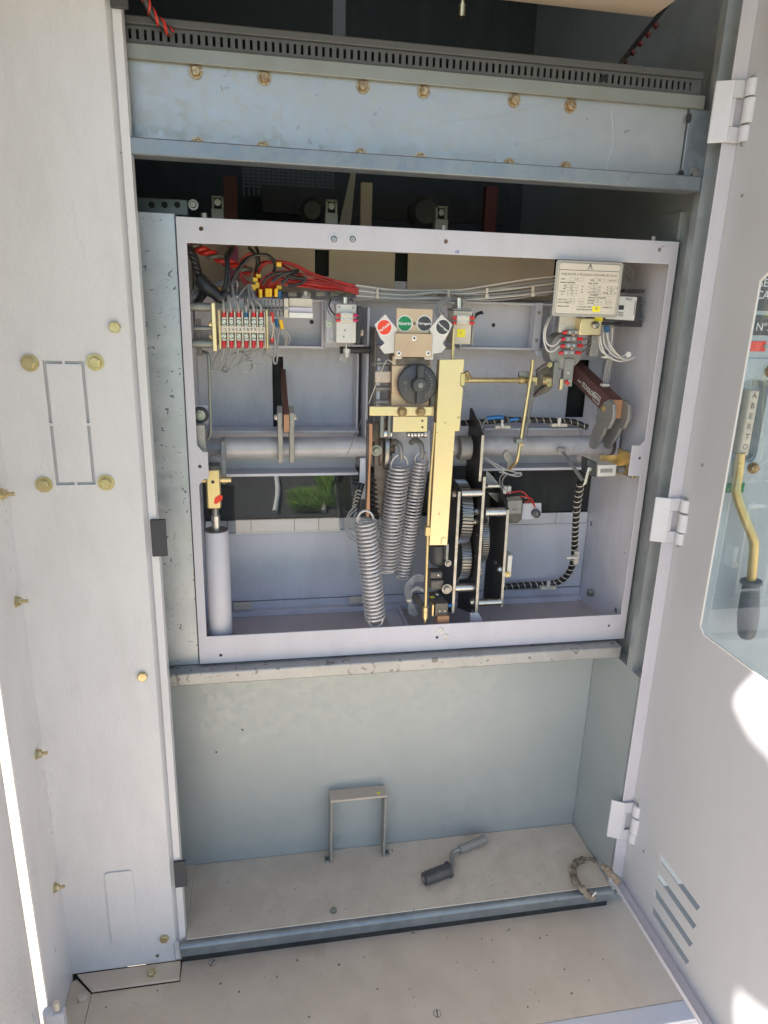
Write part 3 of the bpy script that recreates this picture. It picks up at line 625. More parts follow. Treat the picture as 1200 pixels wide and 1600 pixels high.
# ------------------------------------------------------------------ circuit breaker housing
br = thing('breaker_housing', 'lilac grey steel breaker frame, an open box standing on the rail', 'breaker frame', (0.375, 0, 0))
W_, H_ = 0.75, 0.676
def q(px, py, y=0): v = P(px, py, y); return v
it = P(600, 393, 0).z; il = P(292, 382, 0).x; ir = P(1046, 412, 0).x
zbm = P(640, 978, 0).z
xlt = P(325, 715, 0).x; xrt = P(985, 720, 0).x
tzl1, tzl0 = P(322, 706, 0).z, P(322, 748, 0).z; tzr1, tzr0 = P(995, 696, 0).z, P(985, 744, 0).z
inner = [Vector((x, 0, z)) for x, z in ((il, it), (il, tzl1+0.010), (il+0.008, tzl1), (xlt, tzl1), (xlt, tzl0), (il+0.008, tzl0), (il, tzl0-0.010), (il, zbm), (ir, zbm), (ir, tzr0), (xrt, tzr0), (xrt, tzr1), (ir-0.008, tzr1), (ir, tzr1+0.008), (ir, it))]
outer = [Vector((0, 0, 0)), Vector((W_, 0, 0)), Vector((W_, 0, H_)), Vector((0, 0, H_))]
hl = []
hp = [(314, 357, 0.003), (697, 377, 0.003), (1031, 390, 0.003), (345, 1024, 0.0025), (952, 978, 0.0025), (312, 729, 0.0025), (1000, 716, 0.0025), (683, 996, 0.0025)]
for px, py, r_ in hp: hl.append(circ(P(px, py, 0), r_, 12))
b = B(); b.plate(outer, [inner]+hl, (0, 0.0028, 0)); b.build('front_frame', 'lilac', br, 0.0007)
b = B(); b.box((0.0004, 0.003, 0.0), (0.0025, 0.205, H_-0.001)); b.build('side_plate', 'lilacin', br)
hs_ = [circ(PX(px, py, 0.7475), r_, 14, 'yz') for px, py, r_ in ((923, 818, 0.0055), (911, 820, 0.002), (976, 864, 0.002), (962, 954, 0.006))]
b = B(); b.plate([Vector((0.7475, y, z)) for y, z in ((0.003, 0), (0.205, 0), (0.205, H_-0.001), (0.003, H_-0.001))], hs_, (0.002, 0, 0)); b.build('side_plate', 'lilacsm', br)
b = B(); b.box((0.003, 0.003, H_-0.003), (0.7472, 0.205, H_-0.001)); b.build('top_plate', 'beige', br)
b = B(); b.box((0.003, 0.003, 0.0005), (0.7472, 0.205, 0.003)); b.build('floor_plate', 'floorp', br)
hexbolt(br, PX(926, 926, 0.747), 0.008, 'stripz', axis=(-1, 0, 0), washer=False, h=0.010, rot=0.3)
YB = 0.195
def bp(px, py): return P(px, py, YB)
slots = []
def slot(px0, py0, px1, py1, s=None):
    a_ = bp(px0, py0); e_ = bp(px1, py1); slots.append(rect(min(a_.x, e_.x), min(a_.z, e_.z), max(a_.x, e_.x), max(a_.z, e_.z), YB))
slot(425, 557, 444, 672); slot(892, 562, 911, 652); slot(492, 390, 514, 432); slot(617, 395, 637, 440); slot(866, 400, 884, 455); slot(388, 380, 390, 384)
zm_ = bp(600, 745).z
b = B(); b.plate(rect(0.003, zm_, 0.747, 0.668, YB), slots, (0, 0.002, 0)); b.build('back_plate', 'lilacin', br, smooth=False)
# beige upper barrier in front of it
zb1 = P(600, 462, 0.188).z
sl2 = []
for (a_, e_) in ((492, 514), (617, 637), (866, 884)):
    X0 = P(a_, 420, 0.188).x; X1 = P(e_, 420, 0.188).x; sl2.append([X0, X1])
b = B(); xs = [0.004, sl2[0][0], sl2[0][1], sl2[1][0], sl2[1][1], sl2[2][0], sl2[2][1], 0.746]
for i in range(0, 8, 2): b.box((xs[i], 0.188, zb1), (xs[i+1], 0.191, 0.668))
b.build('upper_barrier', 'beige', br, 0.0006)
b = B(); b.box((0.003, 0.215, 0.0), (0.747, 0.22, 0.67)); b.build('void_shade_sheet', 'dark', br)  # near-black sheet painted as the dark void behind the slots
# lower back panel with tab cuts
zt_ = P(600, 808, 0.18).z; zt2 = P(600, 826, 0.18).z
b = B(); xc = [0.004]
for px in (355, 392, 460, 498, 560, 600, 655, 868): xc.append(P(px, 818, 0.18).x)
xc.append(0.7465)
for i in range(len(xc)-1): b.box((xc[i]+0.0006, 0.18, zt2+0.0006), (xc[i+1]-0.0006, 0.183, zt_))
b.build('panel_tabs', 'lilacsm', br, 0.0006)
b = B(); zf_ = P(600, 930, 0.18).z
b.box((0.004, 0.18, zf_+0.0008), (0.7465, 0.183, zt2)); b.box((0.004, 0.179, 0.012), (0.7465, 0.183, zf_-0.0008)); b.build('lower_back_panel', 'lilacsm', br, 0.0006)
b = B(); b.box((0.004, 0.186, 0.0125), (0.7465, 0.19, zm_+0.02)); b.build('dark_backing', 'dark', br)
b = B(); b.box((0.004, 0.165, 0.003), (0.7465, 0.1788, 0.0125)); b.build('floor_angle', 'lilacsm', br, 0.0006)
z0_, z1_ = P(600, 812, 0.176).z, P(600, 738, 0.176).z
b = B(); b.box((0.02, 0.174, z0_-0.02), (0.43, 0.176, z1_)); b.build('clear_sheet', 'pane', br, smooth=False, label='clear plastic sheet over the dark band at the back')
# upper cross channel (tray form) at y .13
YC = 0.135
def tray(pxa, pya, pxb, pyb, y, name='cross_channel', m='lilacsm', dep=0.030, skip=''):
    A_ = P(pxa, pya, y); E_ = P(pxb, pyb, y); t = 0.004
    b = B(); b.box((A_.x, y+dep, E_.z), (E_.x, y+dep+0.003, A_.z))
    b.box((A_.x, y, A_.z-t), (E_.x, y+dep-0.0003, A_.z)); b.box((A_.x, y, E_.z), (E_.x, y+dep-0.0003, E_.z+t))
    if 'l' not in skip: b.box((A_.x, y, E_.z+t+0.0003), (A_.x+t, y+dep-0.0003, A_.z-t-0.0003))
    if 'r' not in skip: b.box((E_.x-t, y, E_.z+t+0.0003), (E_.x, y+dep-0.0003, A_.z-t-0.0003))
    return b.build(name, m, br, 0.0008)
tray(300, 462, 506, 545, YC, skip='l'); tray(551, 466, 712, 545, YC, skip='r'); tray(722, 470, 864, 548, YC, skip='')
b = B(); b.pbox(507, 470, 550, 543, YC-0.002, YC+0.003); b.build('channel_web', 'lilacsm', br, 0.0006)
b = B(); b.pbox(835, 473, 846, 545, YC-0.003, YC+0.02); b.pbox(864, 474, 1000, 546, YC+0.03, YC+0.035); b.build('channel_web', 'lilacsm', br, 0.0006)
for px, py in ((487, 503), (771, 508)):
    c_ = P(px, py, YC+0.0296); B().cyl(c_, c_+Vector((0, 0.0002, 0)), 0.0035).build('drain_hole', 'ink', br, smooth=False)
for px, py in ((842, 489), (838, 532)): screw(br, P(px, py, YC-0.003), 0.003, 'castg')
# vertical bulkheads beside the drive
for (pa, y0_, y1_, pt, pb_) in ((577, 0.06, 0.19, 515, 690),):
    X = P(572, 600, 0.10).x
    b = B(); b.box((X, 0.10, P(577, 738, 0.1).z), (X+0.004, 0.19, P(577, 480, 0.1).z)); b.build('bulkhead', 'lilacsm', br, 0.0006)
X2 = P(562, 600, 0.16).x; b = B(); b.box((X2-0.008, 0.14, P(560, 690, 0.14).z), (X2-0.005, 0.194, P(560, 547, 0.14).z)); b.build('bulkhead', 'lilacsm', br, 0.0006)
# lower cross channels behind/below the shaft
def ledge(px0, px1, pt, pb_, y, name='shaft_channel', m='lilacsm', flip=False):
    A_ = P(px0, pt, y); E_ = P(px1, pb_, y); zt__ = P((px0+px1)/2, pt, y).z; zb__ = P((px0+px1)/2, pb_, y).z
    b = B(); b.box((A_.x, y+0.04, zb__), (E_.x, y+0.043, zt__)); b.box((A_.x, y, zt__-0.004), (E_.x, y+0.0397, zt__)); b.box((A_.x, y, zb__), (E_.x, y+0.0397, zb__+0.005)); b.build(name, m, br, 0.0008)
ledge(328, 560, 673, 744, 0.125); ledge(757, 915, 669, 735, 0.125)
b = B(); b.pbox(562, 716, 572, 780, 0.09, 0.094); b.build('gusset', 'lilacsm', br, 0.0006)
# cable floor brackets
for px, py, y in ((379, 948, 0.165), (560, 938, 0.165)):
    b = B(); b.pbox(px-14, py-5, px+14, py+5, y-0.005, y); t = b.build('cable_clip_base', 'cream', br, 0.001)
    b = B(); b.pbox(px-7, py-4, px-4, py+3, y-0.008, y-0.0052); b.pbox(px+4, py-4, px+7, py+3, y-0.008, y-0.0052); b.pbox(px-4, py-1, px+4, py+1, y-0.008, y-0.0052); b.build('saddle', 'cream', t, 0.0006)
# floor angle strip diagonal
b = B(); a_, e_ = PZ(612, 922, 0.012), PZ(640, 984, 0.012); b.box((a_.x-0.004+0.0, e_.y, 0.0032), (a_.x, 0.164, 0.016)); b.box((a_.x-0.03, e_.y, 0.0032), (a_.x-0.0042, 0.164, 0.005)); b.build('floor_runner', 'lilacsm', br, 0.0006)
# rivets at the top rim, screws
for px, py in ((522, 374), (551, 374)):
    c_ = P(px, py, 0); b = B(); b.plate(circ(c_-Vector((0, 0.0006, 0)), 0.0075, 24), [circ(c_-Vector((0, 0.0006, 0)), 0.0046, 24)], (0, 0.0005, 0)); r0 = b.build('washer_ring', 'paint2', br, smooth=False)
    screw(br, c_, 0.0045, 'gear', slot=1)
for px, py in ((689, 985), (697, 995)): screw(br, P(px, py, 0), 0.0052, 'white2', slot=0.8, h=0.002)
for px, py in ((319, 337), (693, 355), (1020, 374)):
    c_ = P(px, py+4, 0.004); c_.z = H_; B().cyl(c_, c_+Vector((0, 0, 0.006)), 0.004).build('top_stud', 'stripz', br)
# marker writing
text('19', 0.006, P(714, 394, -0.0006), FR, UPV, 'inkb', br, 'pen_mark')
# left foot bracket bits
t = thing('roller_stop', 'small black rubber stop with a bolt inside the left wall', 'stop', P(315, 647, 0.04))
c_ = P(313, 648, 0.045); B().cyl(c_, c_-Vector((0, 0.006, 0)), 0.0125).build('rubber_ring', 'rubber', t, 0.001); hexbolt(t, c_-Vector((0, 0.006, 0)), 0.006, 'steel', wr=1.3)
b = B(); b.pbox(300, 633, 326, 662, 0.046, 0.05); b.build('bracket', 'lilacsm', t, 0.0008)
o = B(); o.pbox(307, 664, 322, 750, 0.012, 0.03); o = o.build('pivot_lever', 'castg', None, 0.001); tagm(o, 'short upright grey steel lever behind the left notch of the frame', 'lever')
# cable clips on left wall
for px, py, lb in ((317, 835, 'cream cable clip on the left wall above the damper body'), (320, 910, 'cream cable clip on the left wall beside the damper foot')):
    c_ = P(px, py, 0.03); o = B().box((0.003, 0.02, c_.z-0.012), (0.008, 0.05, c_.z+0.012)).build('cable_clip', 'cream', None, 0.001); tagm(o, lb, 'cable clip')

# ------------------------------------------------------------------ torsion shaft and levers
YS = 0.105
sh = thing('torsion_shaft', 'thick grey horizontal shaft tube running across the middle of the breaker', 'shaft', P(640, 700, YS))
zs = (P(450, 701, YS).z+P(850, 694, YS).z)/2; RS = 0.0175
b = B().cyl((0.012, YS, zs), (P(576, 700, YS).x, YS, zs), RS, n=40); b.build('tube', 'shaft', sh)
b = B().cyl((P(576, 700, YS).x, YS, zs), (P(588, 700, YS).x+0.03, YS, zs), RS*0.92, n=40); b.build('greased_collar', 'grease', sh)
b = B().cyl((P(700, 700, YS).x, YS, zs), (P(950, 700, YS).x, YS, zs), RS, n=40); b.build('tube', 'shaft', sh)
b = B().cyl((P(950, 700, YS).x+0.0002, YS, zs), (P(962, 690, YS).x, YS, zs), RS*1.12, n=40); b.build('end_collar', 'grease', sh)
b = B().cyl((P(716, 697, 0.09).x, 0.09, zs), (P(734, 697, 0.09).x, 0.09, zs), RS*1.2, n=32); b.build('bush', 'castg', sh, 0.001)
def fork(pxs, thick, label, name, m='castg', grp=None):
    pass
# left fork: two wavy arms rising from the tube, with a brown fibre arm
fk = thing('left_rod_fork', 'left pair of cast shaft arms holding a brown fibre rod', 'lever', P(443, 700, YS), 'lever forks with brown fibre rods')
for pxc in (434, 452):
    x = P(pxc, 690, 0.075).x
    prof = [(-0.012, -0.02), (0.012, -0.022), (0.020, 0.0), (0.016, 0.030), (0.021, 0.045), (0.020, 0.062), (0.008, 0.072), (-0.006, 0.066), (-0.010, 0.045), (-0.006, 0.020)]
    b = B(); b.prism([Vector((x, YS-0.012-yy, zs+zz)) for yy, zz in prof], (0.0085, 0, 0)); b.build('fork_arm', 'castg', fk, 0.0012)
xk = P(434, 640, 0.075).x; c_ = Vector((xk-0.001, YS-0.018, zs+0.053))
hexbolt(fk, c_, 0.0045, 'steel', axis=(-1, 0, 0)); hexbolt(fk, c_+Vector((0.027, 0, 0)), 0.0045, 'steel', axis=(1, 0, 0))
xa, xb_ = P(434, 640, 0.075).x+0.0088, P(452, 640, 0.075).x-0.0006
b = B(); ys = YS-0.040
b.prism([Vector((xa, YS-0.038, zs+0.031)), Vector((xa, YS-0.038, zs+0.061)), Vector((xa, 0.21, zs+0.128)), Vector((xa, 0.21, zs+0.092))], (xb_-xa, 0, 0)); b.build('fibre_rod', 'fibre', fk, 0.0008)
b = B(); b.box((xa+0.0003, YS-0.0386, zs+0.032), (xb_-0.0003, YS-0.0382, zs+0.060)); b.build('rod_end', 'fibree', fk)
# right fork, seen at an angle
rf = thing('right_rod_fork', 'right pair of cast plates on the shaft holding a brown printed fibre rod', 'lever', P(940, 690, YS), 'lever forks with brown fibre rods')
yk0 = 0.07
xR0 = 0.684
fx = [(919, 697), (925, 672), (932, 659), (931, 651), (943, 628), (951, 624), (958, 632), (958, 644), (957, 655), (950, 670), (944, 670), (941, 680), (934, 690), (926, 702)]
for dx in (0.0, 0.0275):
    b = B(); b.prism([PX(px, py, xR0)+Vector((dx, 0, 0)) for px, py in fx], (0.006, 0, 0)); b.build('fork_arm', 'castg', rf, 0.001)
pc = PX(943, 638, xR0); hexbolt(rf, pc, 0.0042, 'bolt', axis=(-1, 0, 0), wr=1.5)
def rodz(y): return pc.z+0.004+(y-pc.y)*0.30
ya, yb_ = pc.y-0.012, 0.212; hh = 0.0165
b = B(); b.prism([Vector((xR0+0.0063, ya, rodz(ya)-hh)), Vector((xR0+0.0063, ya, rodz(ya)+hh)), Vector((xR0+0.0063, yb_, rodz(yb_)+hh)), Vector((xR0+0.0063, yb_, rodz(yb_)-hh))], (0.0208, 0, 0)); rod = b.build('fibre_rod', 'fibre', rf, 0.0008)
b = B(); b.box((xR0+0.0068, ya-0.0006, rodz(ya)-hh+0.001), (xR0+0.0266, ya-0.0002, rodz(ya)+hh-0.001)); b.build('rod_end', 'fibree', rf)
dirr = Vector((0, -1, -0.30)).normalized(); upr = Vector((0, -0.30, 1)).normalized()
for s_, sz, yy in (('ITOOLOF', 0.0125, 0.128), ('24-450', 0.005, 0.166)):
    text(s_, sz, (xR0+0.0060, yy, rodz(yy)-0.004), dirr, upr, 'inkw', rod, bold=0.0002)
tc_ = Vector((xR0+0.0060, 0.092, rodz(0.092)-0.004))
text('IRTO', 0.0085, tc_, dirr, upr, 'inkw', rod, bold=0.0002)
b = B(); e1_ = [tc_+dirr*u*0.0125+upr*v*0.0075 for u, v in ((-1, -1), (1, -1), (1, 1), (-1, 1))]; e2_ = [tc_+dirr*u*0.0112+upr*v*0.0062 for u, v in ((-1, -1), (1, -1), (1, 1), (-1, 1))]
b.plate(e1_, [e2_], (-0.0002, 0, 0)); b.build('logo_frame', 'inkw', rod, smooth=False)
# small brackets at both shaft ends
b = B(); b.box((P(962, 690, 0.09).x, 0.085, zs-0.03), (P(966, 690, 0.09).x, 0.14, zs+0.022)); b.build('end_bearing_plate', 'lilacsm', br, 0.0006)
for px, py, lb in ((334, 700, 0), ):
    b = B(); x = P(346, 700, 0.08).x; b.prism([Vector((x, YS-0.02+yy, zs+zz)) for yy, zz in ((0.03, 0.012), (0.0, 0.022), (-0.02, 0.018), (-0.045, -0.030), (-0.030, -0.050), (-0.008, -0.020))], (0.007, 0, 0)); b.build('damper_arm', 'castg', sh, 0.001)
# ------------------------------------------------------------------ damper
dm = thing('damper', 'grey cylindrical damper with a yellow clevis standing in the left of the breaker', 'damper', P(344, 1000, 0.03))
yd = 0.030; x = P(341, 900, yd).x; zt0 = P(340, 828, yd).z; zb0 = P(344, 985, yd).z; r_ = 0.0192
b = B().lathe((x, yd, zb0), (0, 0, 1), [(-0.020, r_*0.94), (-0.003, r_*0.94), (-0.001, r_*0.985), (0.0, r_*0.97), (0.002, r_), (zt0-zb0-0.001, r_), (zt0-zb0, r_*0.97)], n=48); b.build('body', 'lilac', dm)
b = B().lathe((x, yd, zt0-0.0005), (0, 0, 1), [(0, r_*0.95), (0.0015, r_*0.93), (0.002, r_*0.5)], n=40); b.build('cap', 'grease', dm)
b = B().cyl((x, yd, zt0), (x, yd, zt0+0.024), 0.0068); b.build('piston_rod', 'steel', dm)
pts = []
b = B().cyl((x, yd, zt0+0.024), (x, yd, zt0+0.045), 0.0042)
for k in range(9): b.lathe((x, yd, zt0+0.0245+k*0.0022), (0, 0, 1), [(0, 0.0042), (0.0011, 0.0052), (0.0022, 0.0042)], n=18)
b.build('thread', 'steel', dm)
zc0, zc1 = zt0+0.038, P(341, 733, 0.02).z
b = B(); b.box((x-0.0115, yd-0.012, zc0), (x+0.0095, yd+0.010, zc1)); cv = b.build('clevis', 'zinc', dm, 0.0025)
b = B(); b.box((x-0.0119, yd-0.0124, zc1-0.001), (x+0.0099, yd+0.0104, zc1+0.006)); b.build('clevis_gap', 'plastic', dm, 0.0006)
b = B(); b.lathe((x-0.001, yd+0.012, zc1+0.006), (0, 1, 0), [(0, 0.010), (0.005, 0.010)]); b.build('clevis_lug', 'castg', dm, 0.001)
c_ = Vector((x-0.001, yd-0.0122, (zc0+zc1)/2+0.012)); B().cyl(c_, c_+Vector((0, -0.0004, 0)), 0.0026).build('pin_hole', 'ink', dm, smooth=False)
B().cyl((x-0.019, yd, c_.z), (x+0.026, yd, c_.z), 0.0045).build('cross_pin', 'zinc', dm)
mk = B(); pz = P(340, 780, yd-0.0124); mk.prism([pz+Vector((a, 0, c)) for a, c in ((-0.006, -0.006), (-0.002, -0.008), (0.003, -0.004), (0.0075, 0.0), (0.0075, 0.006), (0.002, 0.0065), (-0.004, 0.002))], (0, -0.0004, 0)); mk.build('red_paint_mark', 'redpaint', dm, smooth=False)
hexbolt(dm, (x+0.0195, yd-0.006, zb0-0.010), 0.0045, 'gear', axis=(0.5, -1, 0)); 
B().cyl((x-0.026, yd, zb0-0.012), (x+0.023, yd, zb0-0.012), 0.0055).build('foot_pin', 'gear', dm)
# bent gold rod on the left wall
t = thing('bent_link_rod', 'thin bent yellowish rod hanging down the left wall below the terminal bracket', 'rod', P(325, 620, 0.03))
B().tube([P(312, 549, 0.05), P(320, 551, 0.045), P(326, 560, 0.04), P(328, 620, 0.04), P(329, 670, 0.04), P(326, 684, 0.042), P(316, 687, 0.045)], 0.0026, smooth=8).build('rod', 'stripz', t)

# ------------------------------------------------------------------ springs
def coil(name, label, top, bot, rad, wr, turns, hookt, hookb, taper=0.0, grp='tension springs of the drive'):
    t = thing('tension_spring', label, 'spring', tuple(bot), grp)
    top = Vector(top); bot = Vector(bot); d = (bot-top); L_ = d.length; d.normalize(); u = Vector((1, 0, 0)); u = (u-d*u.dot(d)).normalized(); v = d.cross(u)
    pts = []; n = int(turns*18)
    ht = 0.020; hb = 0.014
    # upper hook: an open loop standing in the plane u-d
    for k in range(0, 11):
        a_ = R(200-20*k*1.15); pts.append(top-d*(0.002)+u*math.cos(a_)*rad*0.72*-1+(-d)*(0.006+math.sin(max(0, min(math.pi, R(20*k))))*hookt))
    pts = []
    for k in range(13):
        a_ = math.pi*1.12*(k/12)+(-0.12*math.pi); pts.append(top+u*(-rad*0.78*math.cos(a_))-d*(hookt*math.sin(a_)*1.0-0.001))
    for k in range(n+1):
        s_ = k/n; rr = rad*(1.0-taper*max(0, 0.12-s_)/0.12)*(1-0.15*max(0, s_-0.97)/0.03); a_ = 2*math.pi*turns*s_
        pts.append(top+d*(0.003+(L_-0.006)*s_)+(u*math.cos(a_)+v*math.sin(a_))*rr)
    for k in range(13):
        a_ = math.pi*1.15*(k/12); pts.append(bot+u*(rad*0.7*math.cos(a_))+d*(hookb*math.sin(a_)))
    B().tube(pts, wr, n=10, smooth=2).build('coil', 'spring', t); return t
tp = P(571, 812, 0.012); bt_ = P(587, 970, 0.012)
coil('s', 'front left tension spring hanging from the brown curved arm', tp, bt_, 0.0165, 0.0021, 26, 0.016, 0.012)
tp2 = P(624, 726, 0.062); bt2 = P(604, 892, 0.075)
coil('s', 'middle tension spring, the thickest, leaning beside the left spring', tp2, bt2, 0.0178, 0.0019, 30, 0.018, 0.004, 0.1)
tp3 = P(658, 718, 0.068); bt3 = P(629, 902, 0.078)
coil('s', 'right tension spring, the thinner one next to the long pale yellow plate', tp3, bt3, 0.0135, 0.0017, 36, 0.014, 0.004, 0.1)
# hanger hooks
for px, py, lb in ((622, 700, 'steel hook plate holding the top of the middle spring'), (655, 698, 'steel hook plate holding the top of the right spring')):
    o = thing('spring_hook', lb, 'hook', P(px, py, 0.06)); w_ = 0.005
    B().tube([P(px-13, py-6, 0.085), P(px-6, py-10, 0.072), P(px+2, py-5, 0.06), P(px+5, py+8, 0.054), P(px+5, py+19, 0.055)], [0.0045, 0.005, 0.0045, 0.0035, 0.0025], n=10).build('hook', 'castg', o)
b = B(); b.pprism([(612, 672), (672, 672), (672, 735), (640, 770), (612, 770)], 0.092, 0.098); b.build('hook_bulkhead', 'lilacsm', br, 0.0008)
# brown curved arm
am = thing('curved_arm', 'brown copper-edged curved flat arm reaching down to the front left spring', 'arm', P(575, 800, 0.02))
def stripprofile(pxs, x0, y, w_, depth): pass
pl = [(577, 662), (582, 662), (582, 690), (579, 730), (578, 770), (578, 800), (577, 808), (572, 808), (574, 770), (576, 730), (577, 690)]
b = B(); b.pprism(pl, 0.012, 0.016); b.build('arm_edge', 'fibree', am, 0.0006)
b = B(); b.prism([P(577, 662, 0.0162)+Vector((0, 0, 0)), P(576, 690, 0.0162), P(573, 770, 0.0162), P(571.5, 808, 0.0162), P(571.5, 808, 0.0162)+Vector((0.0, 0.012, 0.01)), P(573, 770, 0.0162)+Vector((0, 0.016, 0)), P(576, 690, 0.0162)+Vector((0, 0.03, 0)), P(577, 662, 0.0162)+Vector((0, 0.036, 0.0))], (0.004, 0, 0)); b.build('arm_plate', 'grease', am, 0.0006)
hexbolt(am, P(588, 704, 0.05), 0.006, 'gear', wr=1.5)
# ring and disc beside the arm (drive cam)
cmv = thing('drive_cam', 'dark oily cam and pale ring on the shaft behind the brown arm', 'cam', P(598, 700, 0.07))
B().cyl((P(593, 700, .07).x, YS, zs), (P(598, 700, .07).x, YS, zs), 0.040, n=40).build('disc', 'grease', cmv, 0.001)
B().cyl((P(600, 700, .07).x, YS, zs), (P(608, 700, .07).x, YS, zs), 0.045, n=48).build('ring', 'gear', cmv, 0.0015)
b = B(); b.pprism([(585, 660), (606, 655), (606, 780), (596, 812), (585, 790)], 0.075, 0.08); b.build('cam_plate', 'grease', cmv, 0.001)
for i in range(9):
    o = B(); c_ = P(580+1.2*i*0.5, 752+i*7.5, 0.055); o.lathe(c_, (0.2, 0, 1), [(0, 0.004), (0.0035, 0.009), (0.004, 0.009), (0.0045, 0.004)], n=14); o.build('thread_rib', 'black', cmv)

# ------------------------------------------------------------------ terminal block on its gold bracket
tb = thing('terminal_block', 'cream twelve-screw terminal block with red ferrules in the upper left', 'terminal block', P(375, 540, 0.035))
b = B(); b.pbox(331, 473, 337.5, 549, 0.005, 0.045); b.build('bracket_plate', 'zincl', tb, 0.001)
for py in (480, 537):
    c_ = P(331, py, 0.028); B().cyl((0.0022, c_.y, c_.z), (c_.x+0.002, c_.y, c_.z), 0.0062).build('standoff', 'stripz', tb)
c_ = P(303, 513, 0.03); B().cyl(c_, P(330, 513, 0.03), 0.0035).build('cross_bolt', 'stripz', tb)
b = B(); b.pbox(307, 498, 315, 556, 0.034, 0.037); b.build('crank_strip', 'grease', tb, 0.0006)
for py in (506, 526): hexbolt(tb, P(331, py, 0.03), 0.004, axis=(-1, 0, 0))
yt = 0.035
b = B(); b.pbox(342, 482, 417, 543, yt+0.006, yt+0.016); b.build('base', 'cream', tb, 0.001)
for px in (341.5, 416): b = B(); b.pbox(px, 484, px+3, 545, yt-0.012, yt+0.02); b.build('end_plate', 'zinc', tb, 0.0005)
colx = [350+11.65*i for i in range(6)]
for i in range(7):
    px = 344+11.65*i; b = B(); b.pbox(px-0.9, 487, px+1.2, 542, yt-0.008, yt+0.0058); b.build('divider', 'cream', tb, 0.0003)
b = B(); b.pbox(343, 510, 415, 519.5, yt-0.0095, yt-0.0082); b.build('marker_strip', 'cream', tb, 0.0003)
for i, ch in enumerate('123456789'[:9]+'0'+'12'):
    text(ch, 0.0052, P(346.5+5.85*i, 515, yt-0.0098), FR, UPV, 'ink', tb, 'marker_number')
for i, px in enumerate(colx):
    for py, sg in ((503, -1), (525, 1)):
        b = B(); b.pbox(px-4, py-8, px+4, py+8, yt, yt+0.004); b.build('contact_clamp', 'steel', tb, 0.0008)
        screw(tb, P(px, py, yt), 0.0042, 'steel', slot=0.3+i*0.7+sg, h=0.003)
        fm = 'blue' if (i == 3 and sg < 0) else 'red'
        a_ = P(px, py+sg*8, yt-0.001); e_ = P(px, py+sg*19, yt-0.003)
        B().cyl(a_, e_, 0.0032, 0.0026, n=14).build('ferrule', fm, tb, 0.0004)
ends_top = [(350, 484), (361, 484), (373, 484), (385, 484), (396.5, 484), (408, 484)]
hs1 = [thing('terminal_wiring', 'grey wires curving down below the cream terminal block', 'wiring', P(370, 560, 0.03))]
tw = hs1[0]
low = [[(350, 544, .03), (347, 558, .03), (343, 572, .04), (339, 580, .05)], [(361, 544, .03), (357, 558, .028), (350, 572, .04), (346, 579, .06)],
       [(373, 544, .03), (368, 558, .03), (358, 575, .03), (350, 582, .04)], [(385, 544, .03), (379, 558, .028), (370, 570, .025), (356, 582, .03), (349, 578, .04)],
       [(397, 544, .03), (388, 557, .025), (377, 567, .022), (374, 574, .02), (380, 580, .02), (390, 579, .022), (394, 571, .03), (388, 558, .04), (378, 550, .05)],
       [(408, 546, .03), (400, 556, .025), (385, 564, .02), (392, 566, .02), (405, 573, .022)]]
for p_ in low: wire(tw, p_, 0.0013, 'greyc')
for p_ in ([(340, 545, .04), (332, 560, .045), (330, 575, .045), (336, 580, .05)], [(344, 548, .045), (336, 562, .05), (332, 576, .05), (342, 580, .05)], [(352, 575, .05), (356, 560, .05), (370, 551, .05), (400, 548, .05), (412, 540, .05)],
           [(416, 545, .045), (420, 556, .045), (429, 557, .045), (431, 545, .045), (428, 520, .045)], [(412, 556, .05), (415, 545, .05), (425, 537, .05)], [(427, 500, .05), (429, 540, .045), (427, 562, .04), (430, 568, .04), (433, 562, .045), (434, 530, .05), (437, 515, .05)]):
    wire(tw, p_, 0.0015, 'greyc')
uw = thing('upper_wiring', 'grey wires rising above the cream terminal block towards the black loom', 'wiring', P(380, 470, 0.05))
for i, (a_, bq) in enumerate(zip(ends_top, ((352, 446), (356, 440), (362, 440), (384, 462), (388, 445), (391, 445)))):
    px, py = a_; mx_ = (px+bq[0])/2
    wire(uw, [(px, py+4, .03), (px-1, py-6, .028), ((px+bq[0])/2-2, (py+bq[1])/2+2, .035), (bq[0], bq[1], .06)], 0.0019, 'greyc')
for p_ in ([(362, 440, .06), (366, 436, .06), (371, 444, .06), (369, 458, .07), (372, 470, .08)], [(388, 445, .07), (381, 452, .06), (374, 462, .06), (367, 478, .06)], [(320, 452, .08), (330, 446, .08), (345, 445, .09), (390, 447, .1), (430, 450, .1)], [(300, 475, .06), (302, 462, .06), (312, 452, .06), (325, 446, .06)], [(304, 478, .06), (306, 466, .06), (316, 455, .06)], [(298, 474, .05), (300, 458, .055), (308, 450, .06)],
           [(335, 444, .09), (350, 440, .09), (380, 443, .1), (420, 446, .1)]): wire(uw, p_, 0.0014, 'greyc')
t = thing('black_loom', 'thick twisted black cable loom drooping through the upper left corner', 'cable loom', P(330, 450, 0.05))
B().tube([P(292, 385, .05), P(302, 400, .05), P(309, 425, .05), P(316, 440, .05), P(330, 450, .05)], 0.0062).build('loom', 'blackc', t)
for k in range(7): B().tube([P(293+3.2*k, 392+8*k, .043), P(299+3.0*k, 395+8*k, .044), P(302+3*k, 401+8*k, .05)], 0.0028).build('wrap', 'blackc', t)
B().tube([P(312, 436, .045), P(322, 448, .042), P(334, 457, .04), P(346, 466, .038), P(355, 455, .04)], [0.010, 0.011, 0.009, 0.008, 0.005]).build('tape_lump', 'blackc', t)
